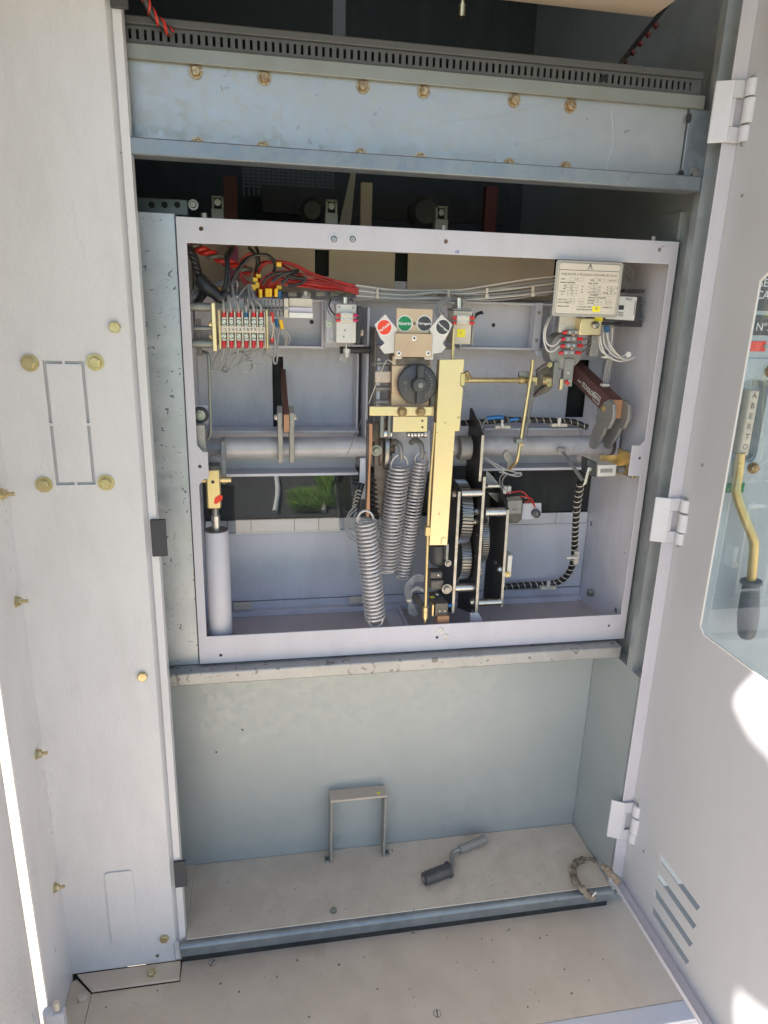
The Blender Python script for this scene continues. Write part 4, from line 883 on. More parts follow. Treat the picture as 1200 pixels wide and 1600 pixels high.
B().tube([P(330, 440, .045), P(320, 450, .045), P(316, 462, .05), P(306, 476, .055)], [0.006, 0.008, 0.006, 0.004]).build('tape_lump', 'blackc', t)
for k, p_ in enumerate(([(342, 462, .04), (351, 448, .04), (354, 420, .045), (353, 400, .05), (360, 388, .06), (366, 384, .07)], [(346, 462, .04), (356, 446, .04), (357, 420, .045), (357, 402, .05), (365, 390, .06)], [(365, 440, .05), (375, 420, .05), (390, 403, .05), (407, 398, .05), (420, 401, .05), (429, 412, .06), (427, 425, .07), (415, 435, .08)],
                          [(362, 440, .05), (370, 424, .05), (383, 405, .055), (400, 399, .055), (417, 398, .06), (430, 408, .07)], [(388, 386, .07), (397, 396, .07), (402, 408, .07), (400, 425, .08)], [(400, 386, .06), (404, 398, .07), (404, 415, .08)],
                          [(425, 440, .06), (440, 430, .06), (455, 425, .06), (466, 423, .07), (452, 432, .06), (440, 444, .06)], [(410, 445, .055), (420, 432, .055), (440, 427, .06), (462, 434, .06), (478, 436, .06), (466, 444, .06), (450, 447, .06)])):
    B().tube([P(*q_) for q_ in p_], 0.0024 if k != 2 else 0.0022, n=8).build('wire', 'blackc', t)
t = thing('twisted_red_cable', 'red and dark twisted cable slanting down from the upper left corner', 'cable', P(330, 402, 0.07))
pp = [P(298, 384, .07), P(318, 392, .07), P(340, 402, .075), P(365, 415, .08), P(392, 425, .09)]
for ph, m_, rr in ((0, 'redc', .0034), (2.1, 'redc', .0034), (4.2, 'castd', .0036)):
    out = []
    for k in range(70):
        s_ = k/69*4; i = min(3, int(s_)); p = pp[i].lerp(pp[i+1], s_-i); an = s_*3.6+ph; out.append(p+Vector((0.3, 0, 1)).normalized()*math.cos(an)*0.0042+Vector((0, 1, 0))*math.sin(an)*0.0042)
    B().tube(out, rr, n=8, smooth=1).build('strand', m_, t)
b = B(); b.pbox(356, 384, 372, 450, 0.165, 0.185); o = b.build('plum_busbar', 'plum', None); tagm(o, 'plum coloured flat bar behind the black wires at upper left', 'busbar')
# red bundle
t = thing('red_wire_bundle', 'bundle of red wires sweeping from the yellow ferrules to the grey bundle at the centre', 'wire bundle', P(500, 450, 0.08))
for k in range(10):
    dy = k-4.5; ca, cb_ = random.uniform(-2.5, 2.5), random.uniform(-3, 3)
    wire(t, [(402+3.5*k, 462, .075), (404+3*k, 450-abs(dy), .07), (422+2*k, 434+1.6*dy+ca, .068), (455, 436+2.2*dy+cb_, .07+.002*(k%3)), (500, 444+1.8*dy-ca, .078+.002*(k%4)), (540, 451+0.7*dy, .088), (560, 455+1.1*dy, .09)], 0.0016, 'redc' if k % 4 else 'redd')
for p_ in ([(385, 448, .08), (378, 435, .08), (374, 415, .08), (384, 400, .08), (396, 397, .08), (405, 405, .08)], [(405, 440, .08), (404, 425, .08), (415, 412, .075), (440, 410, .075), (470, 420, .08), (500, 438, .085), (545, 447, .09)], [(400, 438, .09), (410, 415, .085), (430, 408, .08), (462, 414, .08), (495, 430, .085), (555, 447, .09)], [(398, 436, .09), (400, 418, .09), (412, 409, .09), (436, 412, .085), (458, 424, .08), (490, 440, .085), (550, 450, .09)], [(376, 430, .09), (388, 442, .09), (396, 446, .09)]):
    wire(t, p_, 0.0019, 'redc')
for k, (px, py, w_, h_) in enumerate(((437, 413, 5, 6), (400, 437, 5, 6), (405, 431, 5, 5), (397, 449, 5, 8), (437, 449, 5, 5), (342, 452, 5, 5), (403, 446, 4, 8))):
    b = B(); b.pbox(px-w_, py-h_*0.6, px+w_*0.6, py+h_*0.6, 0.062+0.004*(k % 3), 0.068+0.004*(k % 3)); b.build('wire_marker', 'yellow', t, 0.0008)
# grey bundle across the centre
t = thing('grey_wire_bundle', 'bundle of grey wires tied along the top channel from the red bundle to the nameplate', 'wire bundle', P(700, 460, 0.1))
for k in range(8):
    o_ = (k-3.5)*2.3; ww = [random.uniform(-2, 2) for _ in range(8)]
    wire(t, [(556, 455+o_*1.2, .09), (600, 460+o_+ww[0]*0.5, .092), (640, 461+o_+ww[1]*0.6, .095), (680, 459+o_+ww[2], .098), (720, 461+o_+ww[3], .10), (770, 457+o_*1.3+ww[4], .105), (820, 451+o_*1.6+ww[5], .11), (872, 444+o_*1.4+ww[6], .12)], 0.0013, 'white2' if k % 3 == 0 else 'greyc')
for px, py in ((590, 459), (701, 462), (761, 458), (833, 455)):
    b = B(); b.pbox(px-2, py-8, px+2, py+8, 0.086, 0.090); b.pbox(px-2.5, py+2, px+3, py+8, 0.084, 0.0858); b.build('cable_tie', 'cream', t, 0.0006)
for p_ in ([(700, 463, .07), (688, 470, .06), (681, 482, .055), (684, 494, .05), (698, 498, .045)], [(702, 466, .07), (692, 471, .06), (684, 482, .055), (688, 492, .05), (700, 495, .045)], [(704, 468, .07), (694, 474, .06), (688, 484, .055), (694, 490, .05)]): wire(t, p_, 0.0014, 'greyc')
# clutter strip of dark fittings on the channel top
b = B()
for px in list(range(450, 560, 22))+list(range(660, 860, 26)): b.pbox(px, 456, px+14, 463, 0.118, 0.128)
o = b.build('mounting_rail', 'castg', None, 0.0008); tagm(o, 'row of dull steel fixing tabs along the top edge of the channel', 'rail')
# grey DIN terminals
dt = thing('terminal_row', 'row of grey feed-through terminals with yellow ferrules right of the cream block', 'terminal block', P(430, 500, 0.06))
for i in range(9):
    px = 389+6.0*i; yy = 0.052
    b = B(); b.pbox(px, 467, px+5.6, 484, yy, yy+0.03); b.pbox(px, 484.4, px+5.6, 495 if i > 4 else 488, yy+0.004, yy+0.03); g0 = b.build('terminal', 'plasticg', dt, 0.0006)
    c_ = P(px+2.8, 481, yy-0.0001); B().cyl(c_, c_-Vector((0, 0.0003, 0)), 0.0018, n=14).build('entry_hole', 'ink', g0, smooth=False)
    screw(g0, P(px+2.8, 474.5, yy), 0.0021, 'castg', slot=i, h=0.0005)
    if i > 6: screw(g0, P(px+2.8, 489, yy+0.004), 0.0021, 'castg', slot=i, h=0.0005)
b = B(); b.pbox(334, 470, 386, 482, 0.055, 0.08); b.build('cover_strip', 'shaft', dt, 0.001)
for px in (352, 360, 366): b = B(); b.pbox(px+3, 462, px+6, 466, 0.056, 0.058); b.build('marker_tick', 'white', dt)
for px, py in ((407, 457), (417, 456), (422, 456), (431.5, 456)):
    B().cyl(P(px, py-5, .056), P(px, py+8, .056), 0.0030, n=12).build('ferrule', 'yellow', dt, 0.0004)
B().cyl(P(437, 455, .056), P(437, 466, .056), 0.0028, n=12).build('ferrule', 'blue', dt, 0.0004)
B().cyl(P(438, 500, .055), P(441, 514, .055), 0.0032, n=12).build('ferrule', 'yellow', dt, 0.0004)
B().cyl(P(431, 498, .055), P(434, 511, .055), 0.0030, n=12).build('ferrule', 'blue', dt, 0.0004)
for p_ in ([(441, 513, .055), (449, 520, .055), (453, 530, .06), (449, 539, .07)], [(441, 514, .055), (446, 522, .055), (449, 532, .06), (446, 540, .07)], [(434, 511, .055), (441, 520, .055), (446, 530, .06), (445, 538, .065)]): wire(dt, p_, 0.0013, 'greyc')
for py in (492, 500, 531): b = B().cyl(P(425, py-4, .045), P(425, py+4, .045), 0.0028, n=12).build('ferrule', 'red', dt, 0.0004)
wire(dt, [(423, 494, .04), (424, 503, .04), (427, 510, .04), (426, 522, .04), (424, 530, .04)], 0.0012, 'cream', 'jumper')
b = B(); b.pbox(443.5, 466, 451, 496, 0.048, 0.078); eb = b.build('end_bracket', 'cream', dt, 0.001); screw(dt, P(447, 482, .048), 0.0026, 'gear', h=0.001)
# stacked label clips
lc = thing('label_clip', 'white and pale pink stacked label clips beside the grey terminals', 'label clip', P(470, 490, 0.06))
b = B(); b.pbox(451.5, 466, 488, 480, 0.056, 0.075); b.build('upper_clip', 'cream', lc, 0.0008)
b = B(); b.pbox(451.5, 480.4, 488, 488, 0.052, 0.070); b.build('middle_clip', 'pinkw', lc, 0.0008)
b = B(); b.pbox(451.5, 488.4, 489, 497, 0.046, 0.068); b.build('lower_clip', 'white', lc, 0.0008)
b = B(); b.pbox(471, 463, 484, 466, 0.07, 0.08); b.pbox(475, 455, 480, 463, 0.07, 0.076); b.build('clip_foot', 'cream', lc, 0.0006)

# ------------------------------------------------------------------ white auxiliary switch (left of centre)
def tblock(parent, px, py, y, m1='red', tilt=0):
    b = B(); b.pbox(px-10, py-8, px+10, py+7, y-0.008, y); tb_ = b.build('terminal_strip', 'cream', parent, 0.0012)
    for dx in (-5, 5):
        for dy in (-4, 4): screw(tb_, P(px+dx, py+dy, y-0.008), 0.0026, 'steel', slot=dx*dy, h=0.0006)
    for dy in (-4, 4):
        for sg in (-1, 1): B().cyl(P(px+sg*9, py+dy, y-0.004), P(px+sg*17, py+dy+1, y-0.003), 0.0026, 0.0022, n=12).build('ferrule', m1 if sg < 0 else ('pink' if m1 == 'red' and px < 600 else m1), parent, 0.0004)
aux = thing('closing_coil', 'white box-shaped coil with a four-screw terminal strip, left of the indicator discs', 'coil', P(540, 540, 0.06))
b = B(); b.pbox(525, 475, 557, 536, 0.062, 0.105); b.build('cover', 'white2', aux, 0.002)
b = B(); b.pbox(557.5, 478, 564, 537, 0.075, 0.108); b.build('coil_side', 'plastic', aux, 0.001)
tblock(aux, 542, 496, 0.062)
for px, py in ((530, 480), (552, 481), (539, 516), (537, 526)): screw(aux, P(px, py, .062), 0.0021 if py < 500 else 0.0014, 'gear', h=0.0008)
B().cyl(P(539, 464, .08), P(539, 475, .08), 0.0055).build('plunger_top', 'steel', aux, 0.0006)
b = B(); b.pbox(510, 474, 524, 536, 0.100, 0.103); b.build('mount_plate', 'lilacsm', aux, 0.0006)
hexbolt(aux, P(515, 505, .10), 0.0038, 'steel', wr=1.6); hexbolt(aux, P(517, 532, .10), 0.0026, 'steel', washer=False)
B().cyl(P(541, 537, .07), P(541, 560, .07), 0.0022).build('pull_rod', 'steel', aux)
b = B(); c_ = P(542, 548, .07); b.lathe(c_, (0, 0, 1), [(-0.004, .0055), (0.0, .0058), (0.003, .0055)], n=6); b.lathe(c_-Vector((0, 0, .007)), (0, 0, 1), [(-0.003, .004), (0.002, .004)], n=6); b.build('lock_nut', 'white2', aux)
b = B(); b.pprism([(527, 563), (533, 555), (545, 555), (541, 566), (532, 563)], 0.075, 0.078); b.build('tag_washer', 'castg', aux)
wire(aux, [(524, 493, .06), (518, 486, .06), (514, 477, .07), (517, 468, .08)], 0.0012, 'blackc'); wire(aux, [(524, 501, .06), (516, 492, .06), (511, 480, .07), (513, 468, .08)], 0.0012, 'greyc')
t = thing('dark_round_bar', 'short dark round bar behind the white coil, running right to the drive plate', 'bar', P(555, 547, .085))
B().cyl(P(531, 547, .09), P(582, 547, .09), 0.0055).build('bar', 'black', t); hexbolt(t, P(562, 520, .085), 0.0055, 'cream', axis=(1, 0, 0))

# ------------------------------------------------------------------ drive side plates and indicator head
dv = thing('latch_unit', 'bronze coloured latch unit with bracket strap behind the rotary knob', 'latch unit', P(630, 640, .04))
b = B(); xx = P(584, 600, .05).x; b.box((xx, .05, P(584, 690, .05).z), (xx+.004, .13, P(584, 512, .05).z)); b.build('side_plate', 'castd', dv, 0.0008)
b = B(); b.pbox(588, 560, 594, 640, .055, .06); b.build('spacer_strip', 'lilacsm', dv, 0.0006)
b = B(); b.pbox(612, 555, 672, 634, .030, .060); b.build('bronze_block', 'zincp', dv, 0.001)
b = B(); b.pbox(620, 558, 672, 571, .026, .0298); b.build('bronze_step', 'grease', dv, 0.001)
b = B(); b.pprism([(612, 571), (632, 571), (632, 614), (612, 614)], .026, .0298); b.build('left_cheek', 'zincp', dv, 0.001)
b = B(); b.pbox(586, 580, 611, 598, .034, .037); b.build('tongue', 'beige', dv, 0.0022)
b = B(); b.pbox(577, 635, 676, 650, .014, .018); b.build('strap', 'zincl', dv, 0.0015)
b = B(); b.pbox(674.2, 635, 678, 650, .0182, .05); b.build('strap_return', 'zincl', dv, 0.0008)
for px in (628, 657): hexbolt(dv, P(px, 643, .014), 0.0068, 'boltr', wr=1.2, rot=px)
b = B(); b.pbox(614, 650.5, 668, 675, .019, .022); yp = b.build('yellow_plate', 'zincl', dv, 0.0008)
for py in (657.5, 667.5): c_ = P(660, py, .019); B().cyl(c_, c_-Vector((0, .0002, 0)), .0018, n=14).build('plate_hole', 'ink', yp, smooth=False)
for px in (594, 606): b = B(); b.pbox(px, 648, px+6 if px < 600 else px+5, 684, .026, .045); b.build('roller_cheek', 'stripz', dv, 0.001)
B().cyl(P(598, 677, .036), P(612, 677, .036), .0075).build('roller', 'steel', dv, .0008)
for k in range(6): B().cyl(P(636+5.2*k, 678, .034), P(639.4+5.2*k, 678, .034), .0055+0.001*(k % 2)).build('coil_washer', 'steel', dv)
for py in (568, 607, 628): B().cyl(P(586, py, .055), P(613, py, .055), .004).build('cross_stud', 'castg', dv)
hexbolt(dv, P(586, 569, .055), .0045, 'gear', axis=(-1, 0, 0))
b = B(); b.pbox(673, 600, 680, 640, .03, .05); b.build('side_block', 'stripz', dv, .0012)
ind = thing('position_indicator', 'indicator head with red, green and two charcoal round labels above the knob', 'indicator', P(645, 520, .012))
b = B(); b.pbox(619, 482, 676, 521, .024, .028); b.build('back_plate', 'zincp', ind, 0.0006)
b = B(); b.pprism([(602, 491), (585, 507), (594, 528), (601, 536), (593, 543), (601, 553), (616, 551), (616, 561), (627, 561), (630, 556), (620, 552), (618, 520), (621, 514)], .0185, .0205); b.build('left_flag', 'white2', ind, 0.0004)
b = B(); b.pprism([(690, 491), (707, 507), (700, 523), (692, 536), (697, 543), (690, 551), (677, 553), (677, 562), (664, 562), (662, 558), (674, 553), (673, 520), (671, 514)], .0185, .0205); b.build('right_flag', 'white2', ind, 0.0004)
b = B(); b.pbox(617, 521, 675, 558, .0150, .0180); fp = b.build('front_plate', 'zincp', ind, 0.0006)
for px, py in ((647, 528.5), (623, 552), (669, 552)):
    c_ = P(px, py, .0150); B().lathe(c_, (0, -1, 0), [(0, .0042), (.001, .0038), (.0015, .002)], n=20).build('rivet', 'white', fp); B().cyl(c_-Vector((0, .0015, 0)), c_-Vector((0, .0018, 0)), .0016, n=12).build('rivet_hole', 'ink', fp, smooth=False)
c_ = P(647.5, 505.5, .0238); B().cyl(c_, c_-Vector((0, .0008, 0)), .0022, n=14).build('pin', 'grease', ind)
def disc(px, py, y, m_, s_, ang, sz):
    c_ = P(px, py, y); o = B().cyl(c_, c_-Vector((0, .0004, 0)), .0122, n=48).build('label_disc', 'white', ind, smooth=False)
    B().cyl(c_-Vector((0, .00042, 0)), c_-Vector((0, .0007, 0)), .0107, n=48).build('colour_field', m_, o, smooth=False)
    r_ = Vector((math.cos(R(ang)), 0, math.sin(R(ang)))); text(s_, sz, c_-Vector((0, .0009, 0)), r_, Vector((-r_.z, 0, r_.x)), 'inkw', o, bold=0.0001)
disc(600.5, 511.5, .0184, 'sred', 'Fechado', 38, .0062); disc(632.5, 505.5, .0238, 'sgreen', 'Aberto', 2, .0072)
disc(663, 505.5, .0238, 'sblk', 'Carregado', -2, .0050); disc(692, 511, .0184, 'sblk', 'Descarregado', -38, .0040)
kb = thing('rotary_knob', 'black round knob with a raised grip bar and pale centre stud', 'knob', P(653, 601, .012))
kc = P(652.5, 600.5, .014)
B().lathe(kc+Vector((0, .010, 0)), (0, -1, 0), [(0, .026), (.004, .031), (.007, .0315), (.0095, .030), (.0100, .029)], n=64).build('dial', 'plastic', kb)
B().lathe(kc+Vector((.0015, -.0002, 0)), (0, -1, 0), [(0, .0125), (.010, .0115), (.012, .0095)], n=40).build('hub', 'plastic', kb, 0.0006)
b = B(); b.box((kc.x-.003, kc.y-.010, kc.z-.030), (kc.x+.008, kc.y-.0003, kc.z+.030)); b.build('grip_bar', 'plastic', kb, .0022, seg=3)
B().lathe(kc+Vector((.002, -.0122, 0)), (0, -1, 0), [(0, .0045), (.0015, .0042), (.002, .003)], n=24).build('centre_stud', 'stripz', kb)
for ang in range(-50, 60, 12):
    t_ = R(ang); c_ = kc+Vector((.0225*math.cos(t_), -.0002, .0225*math.sin(t_))); B().box((c_.x-.0012, c_.y-.0006, c_.z-.0007), (c_.x+.0012, c_.y, c_.z+.0007)).build('dial_mark', 'plasticg', kb, smooth=False)
text('O', .007, kc+Vector((-.0195, -.0003, .002)), FR, UPV, 'plasticg', kb); text('I', .006, kc+Vector((-.0185, -.0003, -.008)), (1, 0, .6), (-.6, 0, 1), 'plasticg', kb)
wire_ = thing('thin_pull_wire', 'thin pale wire slanting down and left from the indicator to the shaft', 'wire', P(560, 660, .02))
B().tube([P(607, 562, .02), P(600, 570, .018), P(574, 635, .02), P(560, 668, .04), P(541, 714, .06)], .0006, n=6, smooth=3).build('wire', 'steel', wire_)
wire(wire_, [(607, 562, .02), (613, 566, .02), (618, 570, .022)], .0006, 'steel')
# drive wire loops near left spring
t = thing('hanging_wire_loop', 'grey wires looping behind the front left spring', 'wiring', P(545, 820, .05))
for p_ in ([(556, 790, .06), (545, 802, .06), (540, 820, .06), (545, 838, .055), (562, 850, .05)], [(558, 795, .06), (547, 805, .06), (542, 818, .06), (548, 834, .055), (562, 846, .05)], [(557, 800, .055), (552, 812, .05), (560, 826, .05)]): wire(t, p_, .0012, 'greyc')
B().tube([P(566, 755, .075), P(560, 775, .07), P(555, 802, .065)], .005).build('spiral_sleeve', 'blackc', t)
for k in range(6): B().tube([P(560.5-k*1.1+4, 768+k*5.5, .066), P(559-k*1.1, 766+k*5.5, .062), P(555-k*1.1, 770+k*5.5, .066)], .0007, n=6).build('spiral_stripe', 'cream', t)

# ------------------------------------------------------------------ trip coil box right of indicator
tc2 = thing('trip_coil', 'cream trip coil box with red ferrules and a yellow sticker right of the indicator', 'coil', P(722, 540, .05))
b = B(); b.pbox(708, 486, 737, 538, .045, .085); b.build('cover', 'cream', tc2, .0015)
b = B(); b.pbox(737.5, 490, 741, 540, .05, .088); b.build('cover_side', 'castg', tc2, .0008)
tblock(tc2, 724, 500, .045)
b = B(); b.pbox(714, 514, 727, 527, .0442, .0448); b.build('sticker', 'yel2', tc2, smooth=False)
text('21', .004, P(720, 520, .0440), FR, UPV, 'inkg', tc2)
B().cyl(P(717, 465, .07), P(717, 486, .07), .006).build('plunger_top', 'steel', tc2, .0006)
b = B(); b.pbox(708, 482, 737, 486, .05, .085); b.build('cap', 'castg', tc2, .001)
b = B(); b.pbox(706.5, 513, 710.5, 562, .020, .024); b.build('blade', 'zinc', tc2, .0006)
b = B(); b.pbox(694, 540, 706, 546, .03, .04); b.build('crossbar', 'grease', tc2, .001)
B().tube([P(733, 528, .06), P(737, 505, .055), P(744, 492, .055), (P(753, 488, .06))], .0026).build('dark_wire', 'blackc', tc2); B().tube([P(740, 500, .06), P(747, 490, .058), P(755, 490, .065)], .0014).build('blue_wire', 'blueb', tc2)

# ------------------------------------------------------------------ long gold plate
gp = thing('long_yellow_plate', 'long pale yellow vertical plate standing in front of the drive right of the knob', 'plate', P(700, 850, .01))
pl = [(687, 562), (726, 561), (724, 582), (720, 583), (719, 601), (724, 607), (718, 674), (711, 674), (699, 852), (671, 852), (676, 770), (683, 640)]
b = B(); b.pprism(pl, .008, .011); b.build('plate', 'zincl', gp, .0006)
b = B(); b.prism([P(710.5, 675, .0112), P(717.5, 675, .0112), P(723, 610, .0112), P(716, 610, .0112)], (0, .0, 0.0)) if False else None
b = B(); xx = P(724, 600, .0112).x
b = B(); b.prism([P(672, 851, .0112), P(675, 851, .0112), P(690, 563, .0112), P(687, 563, .0112)], (0, .018, 0)); b.build('folded_edge', 'zinc', gp, .0006)
b = B(); b.pbox(719, 583, 727, 603, .0125, .030); b.build('bearing_block', 'zinc', gp, .0012)
hexbolt(gp, P(725, 588, .02), .004, 'boltr')
b = B(); b.tube([P(689, 850, .0078), P(690, 842, .0076), P(695, 839, .0076)], .0004, n=5); b.build('scratch_line', 'grease', gp)
vr = thing('vertical_link_rod', 'thin yellow vertical rod left of the long yellow plate with a collar', 'rod', P(663, 985, .012))
B().tube([P(680, 660, .014), P(672, 760, .014), P(668, 850, .012), P(664.5, 960, .010), P(663.5, 982, .010)], .0026, smooth=4).build('rod', 'zinc', vr)
b = B(); b.pbox(665, 824, 673, 838, .006, .016); b.build('guide_clip', 'zinc', vr, .001)
b = B(); b.cyl(P(664.8, 948, .010), P(664.3, 966, .010), .005); b.build('collar', 'zinc', vr, .0006); screw(vr, P(666, 957, .0048), .0012, 'gear')

# ------------------------------------------------------------------ horizontal gold rod and slanted spring rod
hr = thing('horizontal_link_rod', 'shiny yellow horizontal rod from the yellow plate to the right-hand lever', 'rod', P(780, 594, .05))
B().cyl(P(724, 594, .022), P(826, 594, .060), .0042).build('rod', 'zinc', hr); B().cyl(P(812, 594, .055), P(817, 594, .057), .0062).build('collar', 'zinc', hr, .0006)
b = B(); b.pbox(826, 589, 840, 602, .055, .07); b.build('joint_block', 'zinc', hr, .0012)
hexbolt(hr, P(846, 594, .06), .006, 'bolt', axis=(1, 0, 0)); b = B(); b.pbox(811, 581, 833, 590, .058, .064); b.build('guide_fork', 'stripz', hr, .001)
b = B(); b.pprism([(724, 583), (731, 579), (738, 589), (731, 596), (724, 592)], .018, .024); b.build('end_link', 'boltr', hr, .001)
sr = thing('slanted_spring_rod', 'slanted yellow rod with a fine coil spring beside it, bent at its lower end', 'spring rod', P(820, 690, .04))
B().tube([P(832.5, 562, .05), P(830, 585, .05), P(818, 660, .045), P(813, 693, .042), P(809, 715, .04), P(805, 724, .045), P(796, 733, .06)], .0030, smooth=5).build('rod', 'zinc', sr)
a_, e_ = P(834.5, 596, .050), P(820, 685, .046); d = e_-a_; pts = []
u = d.orthogonal().normalized(); v = d.normalized().cross(u)
for k in range(42*12+1): s_ = k/504; an = 2*math.pi*42*s_; pts.append(a_+d*s_+(u*math.cos(an)+v*math.sin(an))*0.0031)
B().tube(pts, .0006, n=5, smooth=1).build('fine_spring', 'castg', sr)
b = B(); b.pbox(807, 686, 818, 693, .036, .052); b.build('clamp', 'stripz', sr, .001); screw(sr, P(816, 695, .036), .003, 'zinc')
b = B(); b.pprism([(786, 710), (792, 703), (797, 706), (802, 722), (797, 736), (792, 733), (794, 722), (789, 718)], .06, .066); b.build('shaft_lug', 'castg', sr, .001)
# lever/clutch head
lh = thing('pivot_casting', 'brown bronze funnel-shaped pivot head at the right end of the horizontal rod', 'pivot', P(860, 590, .07))
c_ = P(848, 594, .075)
b = B(); b.prism([P(840, 580, .075), P(862, 569, .075), P(864, 606, .075), P(856, 613, .075), P(833, 622, .075), P(836, 603, .075)], (0, .006, 0)); b.build('web_plate', 'grease', lh, .001)
B().cyl(c_, c_+Vector((.018, 0, 0)), .009).build('boss', 'zinc', lh, .001)
B().tube([P(838, 581, .07), P(850, 572, .07), P(862, 568, .07)], .0035).build('rib', 'grease', lh); B().tube([P(835, 619, .07), P(848, 608, .07), P(860, 602, .07)], .003).build('rib', 'grease', lh)
b = B(); b.pbox(865, 565, 873, 601, .062, .080); b.build('end_plate', 'stripz', lh, .001); b = B(); b.pbox(875, 592, 880, 609, .058, .064); b.build('brass_tab', 'zincl', lh, .0008)
hexbolt(lh, P(859, 570, .066), .003, 'bolt'); hexbolt(lh, P(858, 600, .066), .003, 'bolt')
b = B(); b.pbox(881, 560, 896, 604, .066, .078); b.build('carrier', 'castg', lh, .001)
for px, py in ((889, 582), (890, 596)): screw(lh, P(px, py, .066), .003, 'steel')
b = B().cyl(P(884, 595, .064), P(888, 600, .064), .003); b.build('red_cap', 'red', lh)
b = B(); b.pprism([(836, 548), (860, 548), (862, 566), (852, 566), (846, 558), (838, 557)], .11, .115); b.build('back_bracket', 'lilacsm', lh, .001)
# right auxiliary switch drum with connectors
ax = thing('drum_switch', 'round dark auxiliary switch with four rows of grey connectors and red ferrules under the nameplate', 'switch', P(885, 560, .06))
c_ = P(884, 548, .072); B().cyl(c_, c_+Vector((0, .03, 0)), .031, n=48).build('drum', 'gear', ax, .002)
B().lathe(c_-Vector((0, .0002, 0)), (0, -1, 0), [(0, .0305), (.002, .0300), (.0025, .028)], n=48).build('drum_face', 'castg', ax)
b = B(); b.pbox(874, 492, 907, 520, .058, .062); b.build('neck_plate', 'white2', ax, .001)
for i, (px, py) in enumerate(((896, 519), (893, 529.5), (893, 540), (890, 551))):
    b = B(); b.pbox(px-9, py-4, px+9, py+4, .048, .060); cb = b.build('connector', 'plasticg', ax, .0012)
    for dx in (-4.5, 4.5): screw(cb, P(px+dx, py, .048), .0022, 'steel', slot=dx+i, h=.0004)
    for sg in (-1, 1): B().cyl(P(px+sg*9, py, .052), P(px+sg*17, py+(1 if sg < 0 else 0), .054), .0030, .0026, n=12).build('ferrule', 'red', ax, .0004)
for px, py in ((896, 524), (894, 545)): B().cyl(P(px, py, .047), P(px, py, .058), .0022, n=10).build('fixing_screw', 'fibree', ax)
for p_ in ([(876, 530, .05), (868, 539, .05), (859, 540, .05), (853, 533, .05), (852, 520, .05), (856, 505, .05), (862, 493, .06)], [(874, 541, .05), (864, 549, .05), (855, 547, .05), (850, 532, .052), (851, 512, .052), (858, 496, .06)]): wire(ax, p_, .0014, 'white2')
for p_ in ([(911, 519, .054), (916, 524, .06), (922, 528, .065)], [(911, 530, .054), (918, 530, .06), (924, 532, .065)], [(911, 540, .054), (918, 538, .06), (924, 535, .065)], [(908, 551, .054), (916, 545, .06), (924, 538, .065)]): wire(ax, p_, .0012, 'gear')
b = B(); b.pbox(923, 524, 937, 557, .075, .09); b.build('side_frame', 'castg', ax, .001)
tr = thing('small_relay_box', 'yellowish metal box with a dark knob below the nameplate', 'box', P(925, 510, .055))
b = B(); b.pbox(906, 497, 940, 524, .040, .075); b.build('case', 'zincl', tr, .0015)
b = B(); b.pbox(929, 495, 942, 502, .0392, .0397); b.build('sticker', 'yel2', tr, smooth=False)
B().lathe(P(929, 508, .040), (0, -1, 0), [(0, .0062), (.006, .0055), (.008, .003)], n=24).build('knob', 'gear', tr)

# ------------------------------------------------------------------ DIN module and rail on the right
rl = thing('mounting_rail_stub', 'short zinc mounting rail end sticking out right of the grey module', 'rail', P(1010, 490, .08))
b = B(); b.pbox(940, 472, 1032, 499, .085, .088); b.pbox(940, 472, 1032, 475, .070, .0848); b.pbox(940, 497, 1032, 500, .070, .0848); b.build('rail', 'stripz', rl, .0008)
hexbolt(rl, P(1024, 483, .085), .004, 'stripz')
md = thing('din_module', 'dark grey module with a white printed front, half behind the nameplate', 'relay', P(970, 500, .05))
b = B(); b.pbox(930, 462, 1001, 503, .050, .084); b.pbox(976, 452, 1008, 457, .055, .084); b.pbox(972, 500, 1004, 511, .056, .084); b.pbox(930, 503.5, 972, 508, .060, .084); b.build('body', 'plastic', md, .0012)
b = B(); b.pprism([(952, 462), (996, 464), (991, 501), (946, 498)], .046, .0498); fc = b.build('front_cover', 'white', md, .0006)
b = B(); b.pbox(967, 477, 975, 484, .0455, .0459); b.build('window', 'plastic', fc, smooth=False)
text('RELÉ', .0055, P(983, 467.5, .0456), FR, UPV, 'inkg', fc)
for k in range(3): b = B(); b.pbox(966, 488+k*2.6, 974, 489+k*2.6, .0456, .0459); b.build('print_line', 'inkg', fc, smooth=False)
b = B(); b.pbox(991.2, 470, 992.4, 492, .0456, .0459); b.build('print_line', 'inkg', fc, smooth=False)
gw = thing('module_wiring', 'light grey wires dropping from the grey module and curling right, tied near the wall', 'wiring', P(950, 560, .06))
for p_ in ([(938, 525, .07), (940, 540, .07), (948, 555, .065), (965, 564, .06), (980, 563, .06), (992, 557, .06)], [(944, 512, .07), (944, 535, .07), (956, 553, .06), (970, 560, .06), (985, 558, .06)], [(948, 512, .06), (950, 530, .06), (960, 548, .055), (975, 562, .055), (990, 560, .055)], [(951, 512, .06), (950, 530, .065), (954, 545, .06), (970, 557, .06), (981, 550, .06)], [(957, 512, .07), (956, 530, .07), (953, 548, .07), (951, 558, .07)], [(936, 525, .075), (938, 545, .07), (950, 558, .07)]): wire(gw, p_, .0014, 'white2')
for k in range(4): wire(gw, [(951+k*2, 558, .075), (946+k*2.6, 575, .08), (943+k*2.6, 595, .085), (942+k*2.2, 612, .09)], .0011, 'greyc')
b = B(); b.pbox(942, 600, 953, 604, .078, .088); b.pbox(943, 556, 957, 560, .066, .076); b.build('cable_tie', 'white2', gw, .0006)
